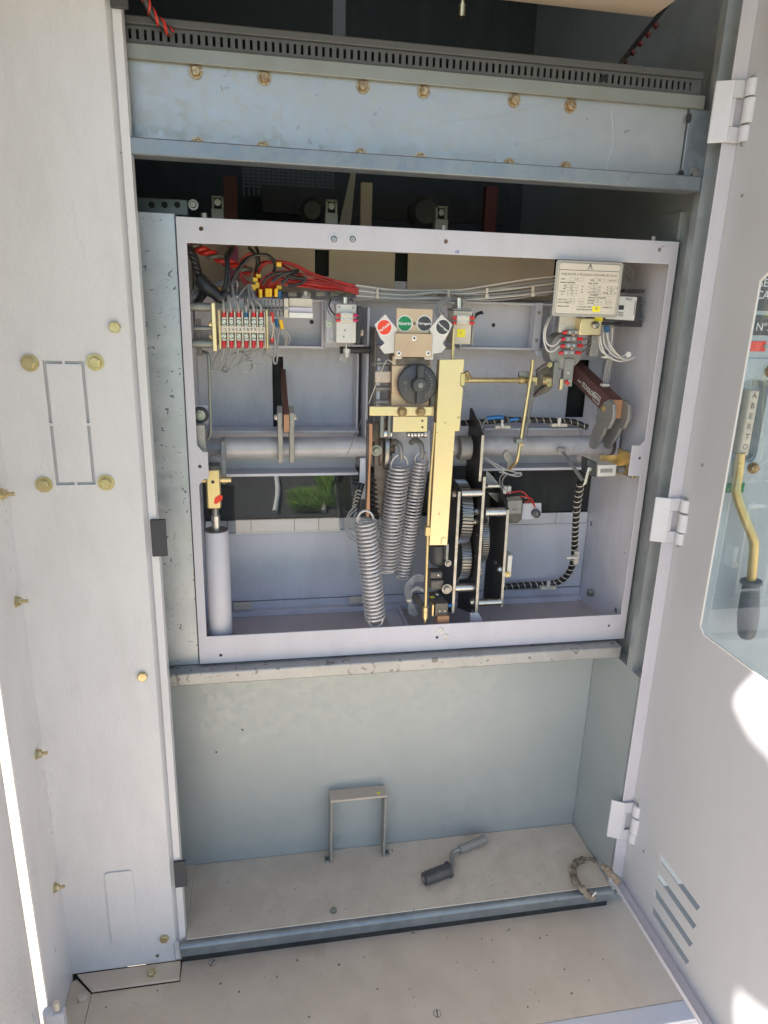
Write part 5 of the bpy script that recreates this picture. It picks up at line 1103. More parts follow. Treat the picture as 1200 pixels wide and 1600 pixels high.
for px in (946, 950): B().cyl(P(px, 509, .058), P(px, 519, .06), .0025, n=10).build('ferrule', 'blue', gw)
o = B().cyl(P(982, 554, .058), P(982, 554, .068), .0045).build('screw_boss', 'white2'); tagm(o, 'small pale plastic boss where the curled grey wires end', 'boss')
uc = thing('corner_wiring', 'two grey wires in the upper right corner beside the nameplate', 'wiring', P(985, 430, .1))
for p_ in ([(975, 412, .1), (984, 418, .1), (989, 430, .1), (984, 442, .1), (975, 452, .1)], [(972, 420, .1), (980, 428, .1), (987, 436, .1), (980, 446, .1)]): wire(uc, p_, .0016, 'greyc')
# top-right zinc knob on the wall
# ------------------------------------------------------------------ nameplate
npx = [(870, 407), (975, 409), (965, 496), (862, 494)]
yn = -0.012
A_, B__, C_, D_ = [P(px, py, yn) for px, py in npx]
X0n, X1n, Z0n, Z1n = (A_.x+D_.x)/2, (B__.x+C_.x)/2, (C_.z+D_.z)/2, (A_.z+B__.z)/2
nm = thing('nameplate', 'metal rating nameplate with engraved text and a yellow sticker at the upper right', 'nameplate', ((X0n+X1n)/2, yn, Z0n))
b = B(); b.prism(rrect(X0n, Z0n, X1n, Z1n, yn, .004), (0, .0015, 0)); b.build('border_plate', 'plateb', nm, .0004)
w_ = X1n-X0n; h_ = Z1n-Z0n
ins = .0035
b = B(); b.prism(rrect(X0n+ins, Z0n+ins, X1n-ins, Z1n-ins, yn-.0004, .005), (0, .0003, 0)); face = b.build('face', 'nameplate', nm, smooth=False)
def NQ(u, v): return Vector((X0n+u*w_, yn-.0006, Z1n-v*h_))
def frame(u0, v0, u1, v1, t_=.0003, rr=0.0, m_='inkg'):
    a = NQ(u0, v0); e = NQ(u1, v1)
    if rr: o_ = rrect(a.x, e.z, e.x, a.z, yn-.0006, rr); i_ = rrect(a.x+t_, e.z+t_, e.x-t_, a.z-t_, yn-.0006, rr*0.9)
    else: o_ = rect(a.x, e.z, e.x, a.z, yn-.0006); i_ = rect(a.x+t_, e.z+t_, e.x-t_, a.z-t_, yn-.0006)
    b = B(); b.plate(o_, [i_], (0, .00015, 0)); b.build('rule', m_, nm, smooth=False)
frame(.045, .045, .955, .955, .0004, .004, 'ink')
a = NQ(.046, .165); e = NQ(.954, .173); B().box((a.x, yn-.0006, e.z), (e.x, yn-.00045, a.z)).build('rule', 'ink', nm, smooth=False)
def nt_(s_, u, v, sz, al='LEFT', m_='ink', bd=0): text(s_, sz, NQ(u, v), FR, UPV, m_, nm, align=al, depth=.0001, bold=bd)
nt_('A', .5, .085, .0078, 'CENTER', bd=.0001); nt_('A R E V A', .5, .135, .0026, 'CENTER')
nt_('DISJUNTOR A PEQUENO VOLUME DE OLEO', .5, .245, .0046, 'CENTER', 'inkg')
for s_, u, v in (('TIPO', .09, .335), ('DADOS NOMINAIS', .08, .395), ('UM', .13, .455), ('IN', .13, .505), ('F NOM', .08, .555), ('NI', .11, .605), ('DATA FAB', .07, .70), ('COM. MANUAL', .06, .75), ('ANO', .52, .335), ('NBR 7118/94', .50, .395), ('U', .5, .455), ('I', .5, .505), ('N.O./TON', .5, .555), ('COMANDO', .53, .6), ('CIRCUITO AUXILIARES', .52, .65), ('BOBINAS', .51, .70), ('MOTOR', .51, .75), ('kV', .40, .455), ('A', .40, .505), ('Hz', .40, .555), ('kV', .66, .455), ('kA', .66, .505), ('MASSA', .73, .555), ('V', .78, .455), ('V', .78, .505), ('V', .78, .70), ('V', .78, .75), ('kg', .92, .455), ('kg', .91, .555), ('SERIE No 00102', .07, .82), ('V. ATE 36 DE  TENS', .36, .82), ('INDUSTRIA BRASILEIRA', .36, .87), ('NUMERO 10', .75, .82)):
    nt_(s_, u, v, .0028)
for (u0, v0, u1, v1, s_) in ((.22, .305, .42, .36, 'PL 17'), (.57, .305, .74, .36, '1998'), (.77, .305, .94, .36, '4500769-01'), (.16, .43, .34, .48, '17,5'), (.16, .48, .34, .53, '630'), (.2, .53, .34, .58, '60'), (.2, .58, .34, .63, '95'), (.54, .43, .64, .48, '38'), (.54, .48, .64, .53, '10,5'), (.62, .53, .70, .58, '52'), (.80, .43, .9, .48, '60'), (.80, .48, .9, .53, '1250'), (.80, .53, .9, .58, '30'), (.62, .58, .88, .625, ''), (.2, .675, .32, .725, '02'), (.2, .725, .32, .775, '03'), (.38, .675, .46, .725, ''), (.38, .725, .46, .775, '2'), (.6, .675, .73, .725, '24'), (.6, .725, .73, .775, '—'), (.80, .675, .88, .725, '2'), (.80, .725, .88, .775, '-')):
    frame(u0, v0, u1, v1, .00022)
    if s_: nt_(s_, (u0+u1)/2, (v0+v1)/2, .0027, 'CENTER', 'inkg')
a = NQ(.595, .80); e = NQ(.715, .905); B().box((a.x, yn-.0010, e.z), (e.x, yn-.0007, a.z)).build('yellow_sticker', 'yel2', nm, smooth=False); text('0J', .0052, NQ(.655, .845)-Vector((0, .0006, 0)), FR, UPV, 'inkg', nm)
B().cyl(P(905, 430, .0), P(905, 430, .06), .003).build('support_stud', 'steel', nm)

# ------------------------------------------------------------------ bracket limit switch on right tab
ls = thing('limit_switch', 'small grey limit switch on a shiny yellow bracket under the right notch of the frame', 'limit switch', P(950, 740, .02))
b = B(); b.pbox(936, 711, 989, 742, .050, .053); b.build('bracket_back', 'zinc', ls, .0008)
b = B(); b.pprism([(985, 708), (992, 708), (994, 746), (988, 748)], .0035, .0498); b.build('bracket_arm', 'zinc', ls, .0008); B().cyl(P(990, 739, .0030), P(990, 739, .012), .0042).build('spacer', 'zinc', ls)
b = B(); b.pprism([(935, 727), (964, 726), (962, 744), (934, 745)], .012, .044); b.build('switch_body', 'white2', ls, .0012)
b = B(); b.pprism([(938, 733), (957, 732), (957, 738), (938, 739)], .0112, .0118); b.build('label_plate', 'castg', ls, .0004)
b = B(); b.pprism([(918, 716), (934, 723), (933, 746), (918, 742)], .016, .042); b.build('boot', 'plastic', ls, .003)
B().cyl(P(964, 734, .03), P(974, 733, .03), .0065).build('plunger', 'boot', ls, .001)
b = B(); b.pprism([(919, 731), (923, 730), (917, 756), (911, 760)], .010, .013); b.build('lever_blade', 'steel', ls, .0008); screw(ls, P(921, 733, .010), .0036, 'steel')
t = thing('crossing_link', 'dull steel strip slanting from the shaft down to the limit switch lever', 'link', P(900, 730, .05))
b = B(); b.prism([P(876, 705, .08), P(881, 704, .08), P(914, 750, .02), P(908, 752, .02)], (0, .002, 0)); b.build('strip', 'castg', t, .0006); b = B(); b.pbox(872, 700, 885, 708, .078, .083); b.build('boss', 'castg', t, .001)

# ------------------------------------------------------------------ spiral-wrapped cables
def spiral_cable(label, pxs, r, turns, mats=('blackc', 'cream'), w_=.0009):
    t = thing('spiral_wrapped_cable', label, 'cable', P(*pxs[0])); b = B(); PP = [P(*q_) for q_ in pxs]
    b.tube(PP, r, n=14).build('cable', mats[0], t)
    qd = [PP[0]]+PP+[PP[-1]]; out = []
    for i in range(1, len(qd)-2):
        for k in range(10):
            tt = k/10; a, b_, c, d = qd[i-1], qd[i], qd[i+1], qd[i+2]; out.append(0.5*((2*b_)+(c-a)*tt+(2*a-5*b_+4*c-d)*tt*tt+(3*b_-a-3*c+d)*tt**3))
    out.append(PP[-1]); L_ = [0]
    for i in range(len(out)-1): L_.append(L_[-1]+(out[i+1]-out[i]).length)
    pts = []; n = turns*14; j = 0
    for k in range(n+1):
        s_ = L_[-1]*k/n
        while j < len(out)-2 and L_[j+1] < s_: j += 1
        p = out[j].lerp(out[j+1], (s_-L_[j])/max(1e-9, L_[j+1]-L_[j])); dd = (out[j+1]-out[j]).normalized(); u = Vector((0, 1, 0)); u = (u-dd*u.dot(dd)).normalized(); v = dd.cross(u)
        an = 2*math.pi*turns*k/n; pts.append(p+(u*math.cos(an)+v*math.sin(an))*(r+.0001))
    B().tube(pts, w_, n=6, smooth=1).build('spiral', mats[1], t); return t
spiral_cable('black spiral-wrapped cable curving down the right wall and along the breaker floor', [(908, 752, .04), (903, 780, .06), (900, 810, .08), (898, 850, .11), (895, 880, .125), (885, 900, .14), (870, 910, .15), (850, 913, .155), (820, 914, .158), (785, 917, .16)], .0062, 30)
spiral_cable('black spiral-wrapped cable running above the shaft on the right half', [(722, 661, .11), (745, 660, .115), (790, 656, .118), (820, 656, .118), (860, 657, .118), (895, 659, .118), (918, 668, .11)], .0052, 18, w_=.0006)
t = thing('blue_wire_joint', 'bright blue sleeved wire joints tied on the cable above the shaft', 'wire joint', P(780, 655, .108))
B().tube([P(760, 654, .106), P(775, 652, .104), P(786, 652, .104)], .0036).build('sleeve', 'blueb', t); B().tube([P(796, 656, .106), P(810, 654, .104)], .003).build('sleeve', 'blueb', t); B().tube([P(790, 650, .106), P(788, 662, .102)], .0022).build('tie', 'blackc', t)
wire(t, [(761, 655, .1), (755, 662, .09), (751, 672, .08)], .0013, 'greyc')
for px, py, lb in ((786, 664, 'pale cable tie base under the blue wire joints'), (875, 661, 'pale cable tie base on the cable above the right shaft end'), (895, 871, 'greenish cream cable tie base on the right wall'), (858, 916, 'pale cable tie base where the black cable meets the breaker floor')):
    yy = .115 if py < 700 else (.10 if py < 900 else .148)
    t = thing('cable_tie_base', lb, 'cable clip', P(px, py, yy)); b = B()
    if px == 895: b.pbox(898, 862, 905, 882, yy-.002, yy+.004)
    else: b.pbox(px-12, py+1, px+12, py+6, yy-.008, yy+.004)
    b.build('pad', 'cream', t, .001); b = B(); 
    if px == 895: b.pbox(886, 870, 904, 874, yy-.012, yy-.0062)
    else: b.pbox(px-3, py-8, px+2, py+5, yy-.012, yy-.0082)
    b.build('tie', 'white2', t, .001)

# ------------------------------------------------------------------ charging gearbox
gb = thing('charging_gearbox', 'black gearbox of upright steel plates joined by round spacers, with gears between them', 'gearbox', P(745, 950, .06))
def plateX(pxs, x, th, name='side_plate'):
    b = B(); pts = [PX(px, py, x) for px, py in pxs]; b.prism(pts, (th, 0, 0)); o_ = b.build(name, 'black', gb, .0004); return o_
def gplate(xf, ytop, ybot, ztop, zbot, yback, ztopb, zbotb, th=.0045, name='side_plate'):
    b = B(); b.prism([Vector((xf, ybot, zbot)), Vector((xf, ytop, ztop)), Vector((xf, yback, ztopb)), Vector((xf, yback, zbotb))], (th, 0, 0)); o_ = b.build(name, 'black', gb, .0004)
    b = B(); b.prism([Vector((xf-.0002, ybot-.0008, zbot)), Vector((xf-.0002, ytop-.0008, ztop)), Vector((xf-.0002, ytop-.0002, ztop)), Vector((xf-.0002, ybot-.0002, zbot))], (th+.0004, 0, 0)); b.build('ground_edge', 'edge', gb, .0003)
    return o_
gplate(.430, .035, .030, P(716, 768, .035).z, P(704, 958, .030).z, .13, P(716, 768, .035).z+.028, .02)
gplate(.474, .040, .033, P(757, 745, .04).z, P(742, 960, .033).z, .14, P(757, 745, .04).z+.04, .012)
gplate(.468, .045, .045, P(755, 680, .045).z, P(747, 752, .045).z, .12, P(755, 680, .045).z+.035, P(747, 752, .045).z+.008)
gplate(.525, .052, .045, P(793, 797, .05).z, P(780, 948, .045).z, .14, P(793, 797, .05).z+.05, .03)
def spacer(px0, px1, py, y, r=.0068): 
    a = P((px0+px1)/2, py, y); x0_ = P(px0, py, y).x; x1__ = P(px1, py, y).x; B().cyl((x0_, y, a.z), (x1__, y, a.z), r, n=28).build('spacer', 'steel', gb, .0004)
spacer(720, 753, 770, .045); spacer(757, 792, 800, .060, .008); spacer(710, 740, 918, .050, .0075); spacer(746, 782, 941, .045, .0068)
b = B(); b.pprism([(760, 735), (771, 745), (783, 762), (758, 763)], .075, .078); b.build('top_bracket', 'castg', gb, .0006)
b = B(); b.box((P(762, 760, .05).x, .05, P(762, 761, .05).z), (P(781, 762, .05).x, .10, P(762, 761, .05).z+.003)); b.build('top_shelf', 'steel', gb, .0005)
def gear(x, y, z, r, wd, teeth, name='gear', hel=.0):
    b = B(); n = teeth*4
    A, C2 = [], []
    for i in range(n):
        rr = r if (i % 4) in (0, 1) else r*0.93; t0 = 2*math.pi*i/n
        A.append(b.bm.verts.new((x, y+rr*math.cos(t0), z+rr*math.sin(t0)))); C2.append(b.bm.verts.new((x+wd, y+rr*math.cos(t0+hel), z+rr*math.sin(t0+hel))))
    b.bm.faces.new(A); b.bm.faces.new(C2[::-1])
    for i in range(n): b.bm.faces.new((A[i], A[(i+1) % n], C2[(i+1) % n], C2[i]))
    b.build(name, 'gear', gb, smooth=False)
zg = P(730, 800, .06).z; gear(.445, .102, zg-.012, .058, .019, 56, hel=.03); gear(.452, .098, P(735, 875, .06).z-.004, .045, .017, 44, hel=.03)
gear(.488, .110, P(760, 850, .06).z, .055, .012, 80); gear(.483, .095, P(757, 905, .06).z+.012, .030, .010, 36)
for px, py, y, xx_ in ((716, 765, .06, .4298), (745, 800, .05, .4738), (741, 814, .05, .4738), (700, 922, .04, .4298), (733, 945, .035, .4738), (792, 880, .05, .5248), (718, 812, .07, .4298)):
    c_ = PX(px, py, xx_); 
    if c_.y > .14 or c_.y < .02: c_.y = .06
for py, xx_, yy in ((772, .4298, .050), (918, .4298, .042), (800, .4738, .062), (815, .4738, .066), (941, .4738, .046), (960, .4738, .044), (892, .5248, .058)):
    z_ = P(715, py, yy).z; hexbolt(gb, (xx_, yy, z_), .0055, 'steel', axis=(-1, 0, 0), wr=1.35, rot=py)
for py, xx_, yy in ((880, .5248, .085), (836, .4738, .05), (868, .4738, .052)): z_ = P(745, py, yy).z; screw(gb, (xx_, yy, z_), .002 if py != 880 else .005, 'gear', axis=(-1, 0, 0))
b = B(); b.pbox(793, 868, 800, 902, .050, .075); b.build('side_clip', 'white2', gb, .0012); hexbolt(gb, P(793, 897, .0498), .0038, 'zinc')
b = B(); b.pprism([(735, 958), (748, 958), (757, 974), (735, 974)], .030, .033); b.build('foot_bracket', 'lilacsm', gb, .0006)
# dark drive body under yellow plate
mb = thing('charging_motor', 'black rounded motor body under the lower end of the long yellow plate', 'motor', P(684, 900, .03))
b = B(); b.lathe(P(685, 850, .055), (0, 0, -1), [(0, .016), (.02, .0165), (.03, .015), (.037, .011), (.040, .006)], n=32); b.build('body', 'plastic', mb)
b = B(); b.pbox(697, 850, 701, 876, .030, .060); b.build('side_band', 'castg', mb, .001); b = B(); b.pbox(672, 894, 692, 905, .036, .06); b.build('lower_lug', 'castd', mb, .003); b = B(); b.pbox(673, 907, 694, 922, .034, .06); b.build('foot_block', 'castd', mb, .003)
hexbolt(mb, P(698, 920, .030), .006, 'gear'); hexbolt(mb, P(700, 880, .035), .004, 'gear'); screw(mb, P(685, 899, .036), .002, 'steel')
sw = thing('floor_micro_switch', 'brown-grey micro switch block with screws and a copper coloured end at the breaker floor', 'switch', P(685, 975, .02))
b = B(); b.prism([P(670, 925, .060), P(686, 922, .060), P(700, 945, .018), P(680, 948, .018)], (0, 0, -.020)); b.build('switch_body', 'castd', sw, .001)
b = B(); b.pbox(680, 943, 700, 962.5, .0165, .030); b.build('switch_front', 'castd', sw, .001)
b = B(); b.pbox(684, 963, 702, 975, .010, .030); b.build('copper_end', 'fibree', sw, .001)
for px, py in ((683, 928), (689, 935)): screw(sw, P(px, py, .04), .0034, 'steel', axis=(0, -.6, 1), h=.002)
b = B(); c_ = P(675, 934, .045); b.box((c_.x-.004, c_.y-.003, c_.z+.001), (c_.x+.004, c_.y+.003, c_.z+.0022)); b.build('sticker', 'yel2', sw, smooth=False)
for px in (687, 695): c_ = P(px, 955, .0164); B().cyl(c_, c_-Vector((0, .0006, 0)), .0015, n=10).build('pin_head', 'cream', sw)
B().cyl(P(698, 947, .03), P(707, 945, .028), .003, n=12).build('blue_ferrule', 'blueb', sw, .0004); B().cyl(P(695, 947, .031), P(698, 947, .03), .0018).build('ferrule_tip', 'white', sw)
b = B(); b.prism([P(642, 931, .055), P(648, 927, .055), P(663, 950, .020), P(662, 962, .020)], (.005, 0, 0)); b.build('side_arm', 'castd', sw, .0008)
b = B(); b.pbox(675, 945, 678, 963, .015, .03); b.build('brass_strip', 'zinc', sw, .0005)
t = thing('floor_wire_bundle', 'loose loop of grey wires left of the floor micro switch', 'wire bundle', P(645, 930, .05))
for k in range(7): wire(t, [(662, 899+k*1.6, .05), (650, 898+k*1.9, .05), (636+k*1.8, 910, .05), (632+k*2.1, 925, .048), (638+k*.8, 938, .045), (638+k*2.0, 952, .04), (640+k*2.3, 963-abs(k-3), .035)], .0009, 'greyc' if k % 2 else 'plasticg')
b = B(); b.pbox(636, 937, 643, 941, .038, .05); b.build('cable_tie', 'cream', t, .0006)
for k in range(3): wire(t, [(642, 922+2*k, .045), (652, 917+2*k, .04), (662, 921+2*k, .04)], .0011, 'greyc')
# relay with fuse cap on the back
rm = thing('charging_relay', 'grey relay with red wires and a round black fuse cap behind the gearbox', 'relay', P(810, 815, .12))
b = B(); b.pprism([(791, 777), (812, 774), (817, 782), (815, 812), (808, 818), (795, 818)], .100, .135); b.build('body', 'castd', rm, .0012)
b = B(); b.pbox(793, 782, 815, 803, .0985, .0997); b.build('front', 'castg', rm, .0006); text('30N.1', .0042, P(804, 796, .0984), FR, UPV, 'ink', rm)
b = B(); b.pprism([(817, 787), (846, 786), (846, 806), (832, 812), (815, 812)], .118, .121); b.build('mount_plate', 'lilacsm', rm, .0006)
c_ = P(836, 801, .118); B().lathe(c_, (0, -1, 0), [(0, .0078), (.009, .0078), (.010, .0065)], n=28).build('fuse_cap', 'plastic', rm); b = B(); b.box((c_.x-.0012, c_.y-.0104, c_.z-.003), (c_.x+.0012, c_.y-.0101, c_.z+.003)); b.build('slot', 'plasticg', rm, smooth=False)
for p_ in ([(791, 772, .105), (800, 769, .10), (815, 768, .10), (824, 775, .10), (826, 782, .105)], [(808, 775, .105), (818, 776, .10), (830, 779, .10), (836, 792, .105)], [(820, 785, .105), (830, 784, .10), (836, 793, .105)]): wire(rm, p_, .0012, 'redc')
for px in (789, 796): b = B(); b.pbox(px-3, 760, px+3, 772, .104, .112); b.build('clear_terminal', 'white2', rm, .001)
for px, py in ((822, 777),): screw(rm, P(px, py, .105), .003, 'stripz')
b = B(); b.prism([P(762, 770, .1), P(780, 770, .1), P(793, 790, .1), P(788, 795, .1)], (0, .03, 0)); b.build('bracket', 'gear', rm, .001)
t = thing('relay_wiring', 'grey wires looping from the shaft down to the relay behind the gearbox', 'wiring', P(790, 740, .08))
for p_ in ([(754, 712, .07), (765, 719, .065), (790, 733, .06), (806, 738, .06), (815, 741, .06), (806, 744, .06), (780, 737, .065)], [(754, 716, .07), (768, 724, .065), (795, 741, .06), (814, 738, .06)], [(790, 738, .08), (782, 745, .09), (781, 755, .1), (785, 766, .105)], [(793, 740, .08), (786, 748, .09), (785, 757, .1), (790, 766, .105)]): wire(t, p_, .0013, 'greyc')

# mauve smear on floor (spilled grease patch beside the gearbox)
b = B()
for px, py, r_ in ((793, 934, .006), (800, 936, .007), (806, 934, .005), (797, 939, .005)):
    c_ = PZ(px, py, .0031); b.lathe(c_, (0, 0, 1), [(0, r_), (.0003, r_*.9)], n=14)
o = b.build('grease_stain', 'ink'); o.data.materials[0] = M['plasticg']; tagm(o, 'small dark grease spots on the breaker floor right of the gearbox', 'stain')

# ------------------------------------------------------------------ lower compartment objects
hb = thing('handle_bracket', 'inverted U-shaped flat steel bracket standing on the lower shelf against the back sheet', 'bracket', tuple(PZ(556, 1340, ZS)))
f1 = PZ(515, 1343, ZS+.001); f2 = PZ(600, 1331, ZS+.001)
yb0 = (f1.y+f2.y)/2-.010; xl_ = f1.x; xr2 = f2.x; zh = (P(521, 1256, yb0).z+P(601, 1245, yb0).z)/2; wd = .030; th = .0045
b = B(); b.box((xl_, yb0, ZS+.0005), (xl_+th, yb0+wd, zh-.0002)); b.build('leg', 'castg', hb, .0008)
b = B(); b.box((xr2-th, yb0, ZS+.0005), (xr2, yb0+wd, zh-.0002)); b.build('leg', 'castg', hb, .0008)
b = B(); b.box((xl_, yb0, zh), (xr2, yb0+wd, zh+th)); b.build('cross_bar', 'beige', hb, .0012)
b = B(); b.box((xr2-.018, yb0+.006, zh+th+.0001), (xr2-.012, yb0+.012, zh+th+.0004)); b.build('sticker', 'yel2', hb, smooth=False)
for xx_, s_ in ((xl_, -1), (xr2, 1)):
    b = B(); x_in = xx_-.010 if s_ < 0 else xx_+.0002; b.box((x_in, yb0+.002, ZS+.0004), (x_in+.0098, yb0+.016, ZS+.0028)); ft = b.build('foot', 'stripz', hb, .0008); c_ = Vector((x_in+.005, yb0+.009, ZS+.0029)); B().cyl(c_, c_+Vector((0, 0, .0002)), .002, n=12).build('foot_hole', 'ink', ft, smooth=False)
ck = thing('crank_handle', 'loose crank with a dark ribbed grip lying on the lower shelf', 'crank handle', tuple(PZ(700, 1360, ZS)))
g0, g1 = PZ(662, 1374, ZS+.013), PZ(703, 1358, ZS+.013)
dg = (g1-g0).normalized()
B().lathe(g0, dg, [(0, .0075), (.001, .0115), (.006, .0125), ((g1-g0).length-.006, .0125), ((g1-g0).length-.0045, .0150), ((g1-g0).length-.001, .0150), ((g1-g0).length, .012)], n=36).build('grip', 'plastic', ck)
B().cyl(g0-dg*.0008, g0+dg*.0004, .0045).build('grip_end', 'castg', ck)
B().tube([g1-dg*.01, g1+dg*.001, PZ(708, 1352, ZS+.010), PZ(706, 1335, ZS+.008), PZ(712, 1329, ZS+.009), PZ(720, 1327, ZS+.010)], .0042).build('arm', 'castg', ck)
a_, e_ = PZ(718, 1328, ZS+.010), PZ(757, 1311, ZS+.010); B().cyl(a_, e_, .0082, n=28).build('socket', 'castg', ck, .0006); de = (e_-a_).normalized(); B().cyl(e_-de*.006, e_+de*.0015, .0092, n=28).build('socket_rim', 'castg', ck, .0006); B().cyl(e_+de*.0016, e_+de*.0018, .006, n=20).build('socket_hole', 'ink', ck, smooth=False)
# mud nest
mn = thing('mud_nest', 'dried brown insect mud tunnel bridging the lower right corner of the opening', 'mud nest', tuple(PZ(925, 1395, ZP)))
def lump(pts, r0, name='mud_tube'):
    out = []; rr = []
    for i in range(len(pts)-1):
        for k in range(5): out.append(Vector(pts[i]).lerp(Vector(pts[i+1]), k/5)+Vector([random.uniform(-.0016, .0016) for _ in range(3)])); rr.append(r0*random.uniform(.7, 1.3))
    out.append(Vector(pts[-1])); rr.append(r0*.6)
    b = B(); b.tube(out, rr, n=12, smooth=1); b.build(name, 'mud', mn)
lump([P(968, 1380, -.125), P(962, 1372, -.122), P(950, 1360, -.115), P(940, 1351, -.11)], .006)
lump([PZ(912, 1342, ZS+.004), PZ(900, 1348, ZS+.005), PZ(894, 1360, ZS+.005), PZ(897, 1374, ZS+.004), P(908, 1388, -.107), P(918, 1398, -.109), P(928, 1404, -.111)], .006)
lump([P(934, 1347, -.04), P(922, 1341, -.03), P(912, 1342, -.03)], .003)
cr = B(); p_ = P(926, 1400, -.118); cr.cyl(p_, p_+Vector((.006, 0, .008)), .0016); cr.build('white_bit', 'white2', mn)
o = B().lathe(P(914, 1312, .02), (0, -1, 0), [(0, .004), (.002, .004), (.004, .002)], n=6).build('small_nut', 'steel'); tagm(o, 'tiny bright nut near the right end of the lower shelf', 'nut')

# ------------------------------------------------------------------ neighbouring cabinet with lever, seen through the window
nb = thing('neighbour_cabinet', 'bluish grey front of the next cabinet seen through the door window', 'cabinet', (1.2, YF+.03, ZP))
YN = -0.06
zr0, zr1 = P(1130, 860, YN).z, P(1160, 600, YN).z
b = B(); pr_ = rrect(P(1158, 610, YN).x, P(1150, 722, YN).z, P(1199, 610, YN).x, P(1190, 592, YN).z, YN, .012)
b.plate([Vector((0.782, YN, -0.52)), Vector((1.7, YN, -0.52)), Vector((1.7, YN, 1.4)), Vector((0.782, YN, 1.4))], [pr_], (0, .002, 0)); b.build('front_panel', 'neigh', nb, smooth=False)
b = B(); zA, zB_ = P(1150, 722, YN).z+.04-.002, P(1190, 594, YN).z; xA, xB_ = pr_[len(pr_)//2].x, max(p.x for p in pr_)
b.box((xA-.002, YN+.0185, zA-.04), (xB_+.002, YN+.020, zB_+.002)); b.build('recess_back', 'neigh', nb)
rim = B(); rim.plate([p+Vector((0, .0022, 0)) for p in pr_], [[p+(Vector((sum(q_.x for q_ in pr_)/len(pr_), p.y, sum(q_.z for q_ in pr_)/len(pr_)))-p)*.04+Vector((0, .0022, 0)) for p in pr_]], (0, .016, 0)); rim.build('recess_wall', 'neigh', nb)
# raised plate with corner
xP0 = P(1150, 860, YN).x; xP1 = P(1216, 860, YN).x
for m_, (pa, pb_, pc_, pd_) in (('ink', (1175, 400, 1290, 487)), ('ink', (1170, 494, 1290, 525))):
    t_ = thing('name_sign', 'black engraved sign on the next cabinet, %s' % ('upper one, partly reading AR' if pb_ < 450 else 'lower one reading No 2'), 'sign', P(pa, pd_, YN))
    b = B(); b.pbox(pa, pb_, pc_, pd_, YN-.002, YN-.0002); b.build('plate', 'sblk', t_, .0005)
    if pb_ < 450:
        text('SECCIONADOR', .017, P(1186, 442, YN-.0023), FR, UPV, 'inkw', t_, align='LEFT', depth=.0001); text('CARGA', .017, P(1181, 461, YN-.0023), FR, UPV, 'inkw', t_, align='LEFT', depth=.0001)
    else: text('Nº2', .017, P(1181, 511, YN-.0023), FR, UPV, 'inkw', t_, align='LEFT', depth=.0001)
t_ = thing('red_marker', 'small red marker plate on the next cabinet under the black signs', 'marker', P(1185, 548, YN)); b = B(); b.pbox(1168, 533, 1197, 549, YN-.0015, YN-.0002); b.build('plate', 'sred', t_, .0005); c_ = P(1195, 541, YN-.0016); B().cyl(c_, c_-Vector((0, .001, 0)), .003).build('rivet', 'gear', t_)
t_ = thing('green_marker', 'small green marker plate behind the lever rod', 'marker', P(1145, 765, YN)); b = B(); b.pbox(1120, 755, 1163, 770, YN-.0015, YN-.0002); b.build('plate', 'sgreen', t_, .0005); text('LIG', .007, P(1141, 764, YN-.0018), FR, UPV, 'inkw', t_, depth=.0001)
pl_ = thing('lever_backplate', 'raised bluish backplate around the operating lever recess', 'plate', P(1170, 740, YN))
o_ = rrect(P(1140, 740, YN).x-.05, P(1175, 745, YN).z, P(1225, 640, YN).x, P(1175, 560, YN).z, YN-.0025, .010)
b = B(); b.plate(o_, [pr_ if False else [Vector((p.x, YN-.0025, p.z)) for p in pr_]], (0, .0023, 0)); b.build('plate', 'neigh', pl_, .0006)
hexbolt(pl_, P(1176, 731, YN-.0025), .008, 'boltr', wr=1.2); hexbolt(pl_, P(1203, 580, YN-.0025), .008, 'boltr', wr=1.2)
lv_ = thing('operating_lever', 'operating lever with a cream ABERTO block, bent brass rod and dark grip', 'lever', P(1168, 900, YN-.03))
b = B(); a_ = P(1178, 614, YN-.012); e_ = P(1163, 700, YN-.012); hw_ = .0080
b.box(((a_.x+e_.x)/2-hw_-.0, YN-.014, e_.z-.012), ((a_.x+e_.x)/2+hw_, YN+.018, a_.z+.004)); bl = b.build('block', 'cream', lv_, .0015)
xm_ = (a_.x+e_.x)/2
for i, ch in enumerate('ABERTO'): text(ch, .0125, (xm_, YN-.0144, a_.z-.004-(a_.z-e_.z-.006)*i/5), FR, UPV, 'inkg', lv_, 'letter', depth=.0001, bold=.0001)
yl = YN-.012
B().tube([P(1157, 708, yl), P(1153, 745, yl), P(1150, 768, yl-.004), P(1162, 805, yl-.012), P(1174, 835, yl-.018), P(1178, 855, yl-.02), P(1173, 915, yl-.022)], .0075, n=20, smooth=8).build('rod', 'zinc', lv_)
g0 = P(1174, 906, yl-.022); g1 = P(1166, 996, yl-.024); d = g1-g0; L_ = d.length
B().lathe(g0, d, [(0, .010), (.001, .0165), (.005, .0175), (.009, .013), (L_*.3, .0150), (L_*.55, .0170), (L_*.8, .0160), (L_*.95, .0135), (L_, .010)], n=32).build('grip', 'boot', lv_)

# ------------------------------------------------------------------ unseen: added awning cut to shape the sun patches, lawn, and objects for reflections

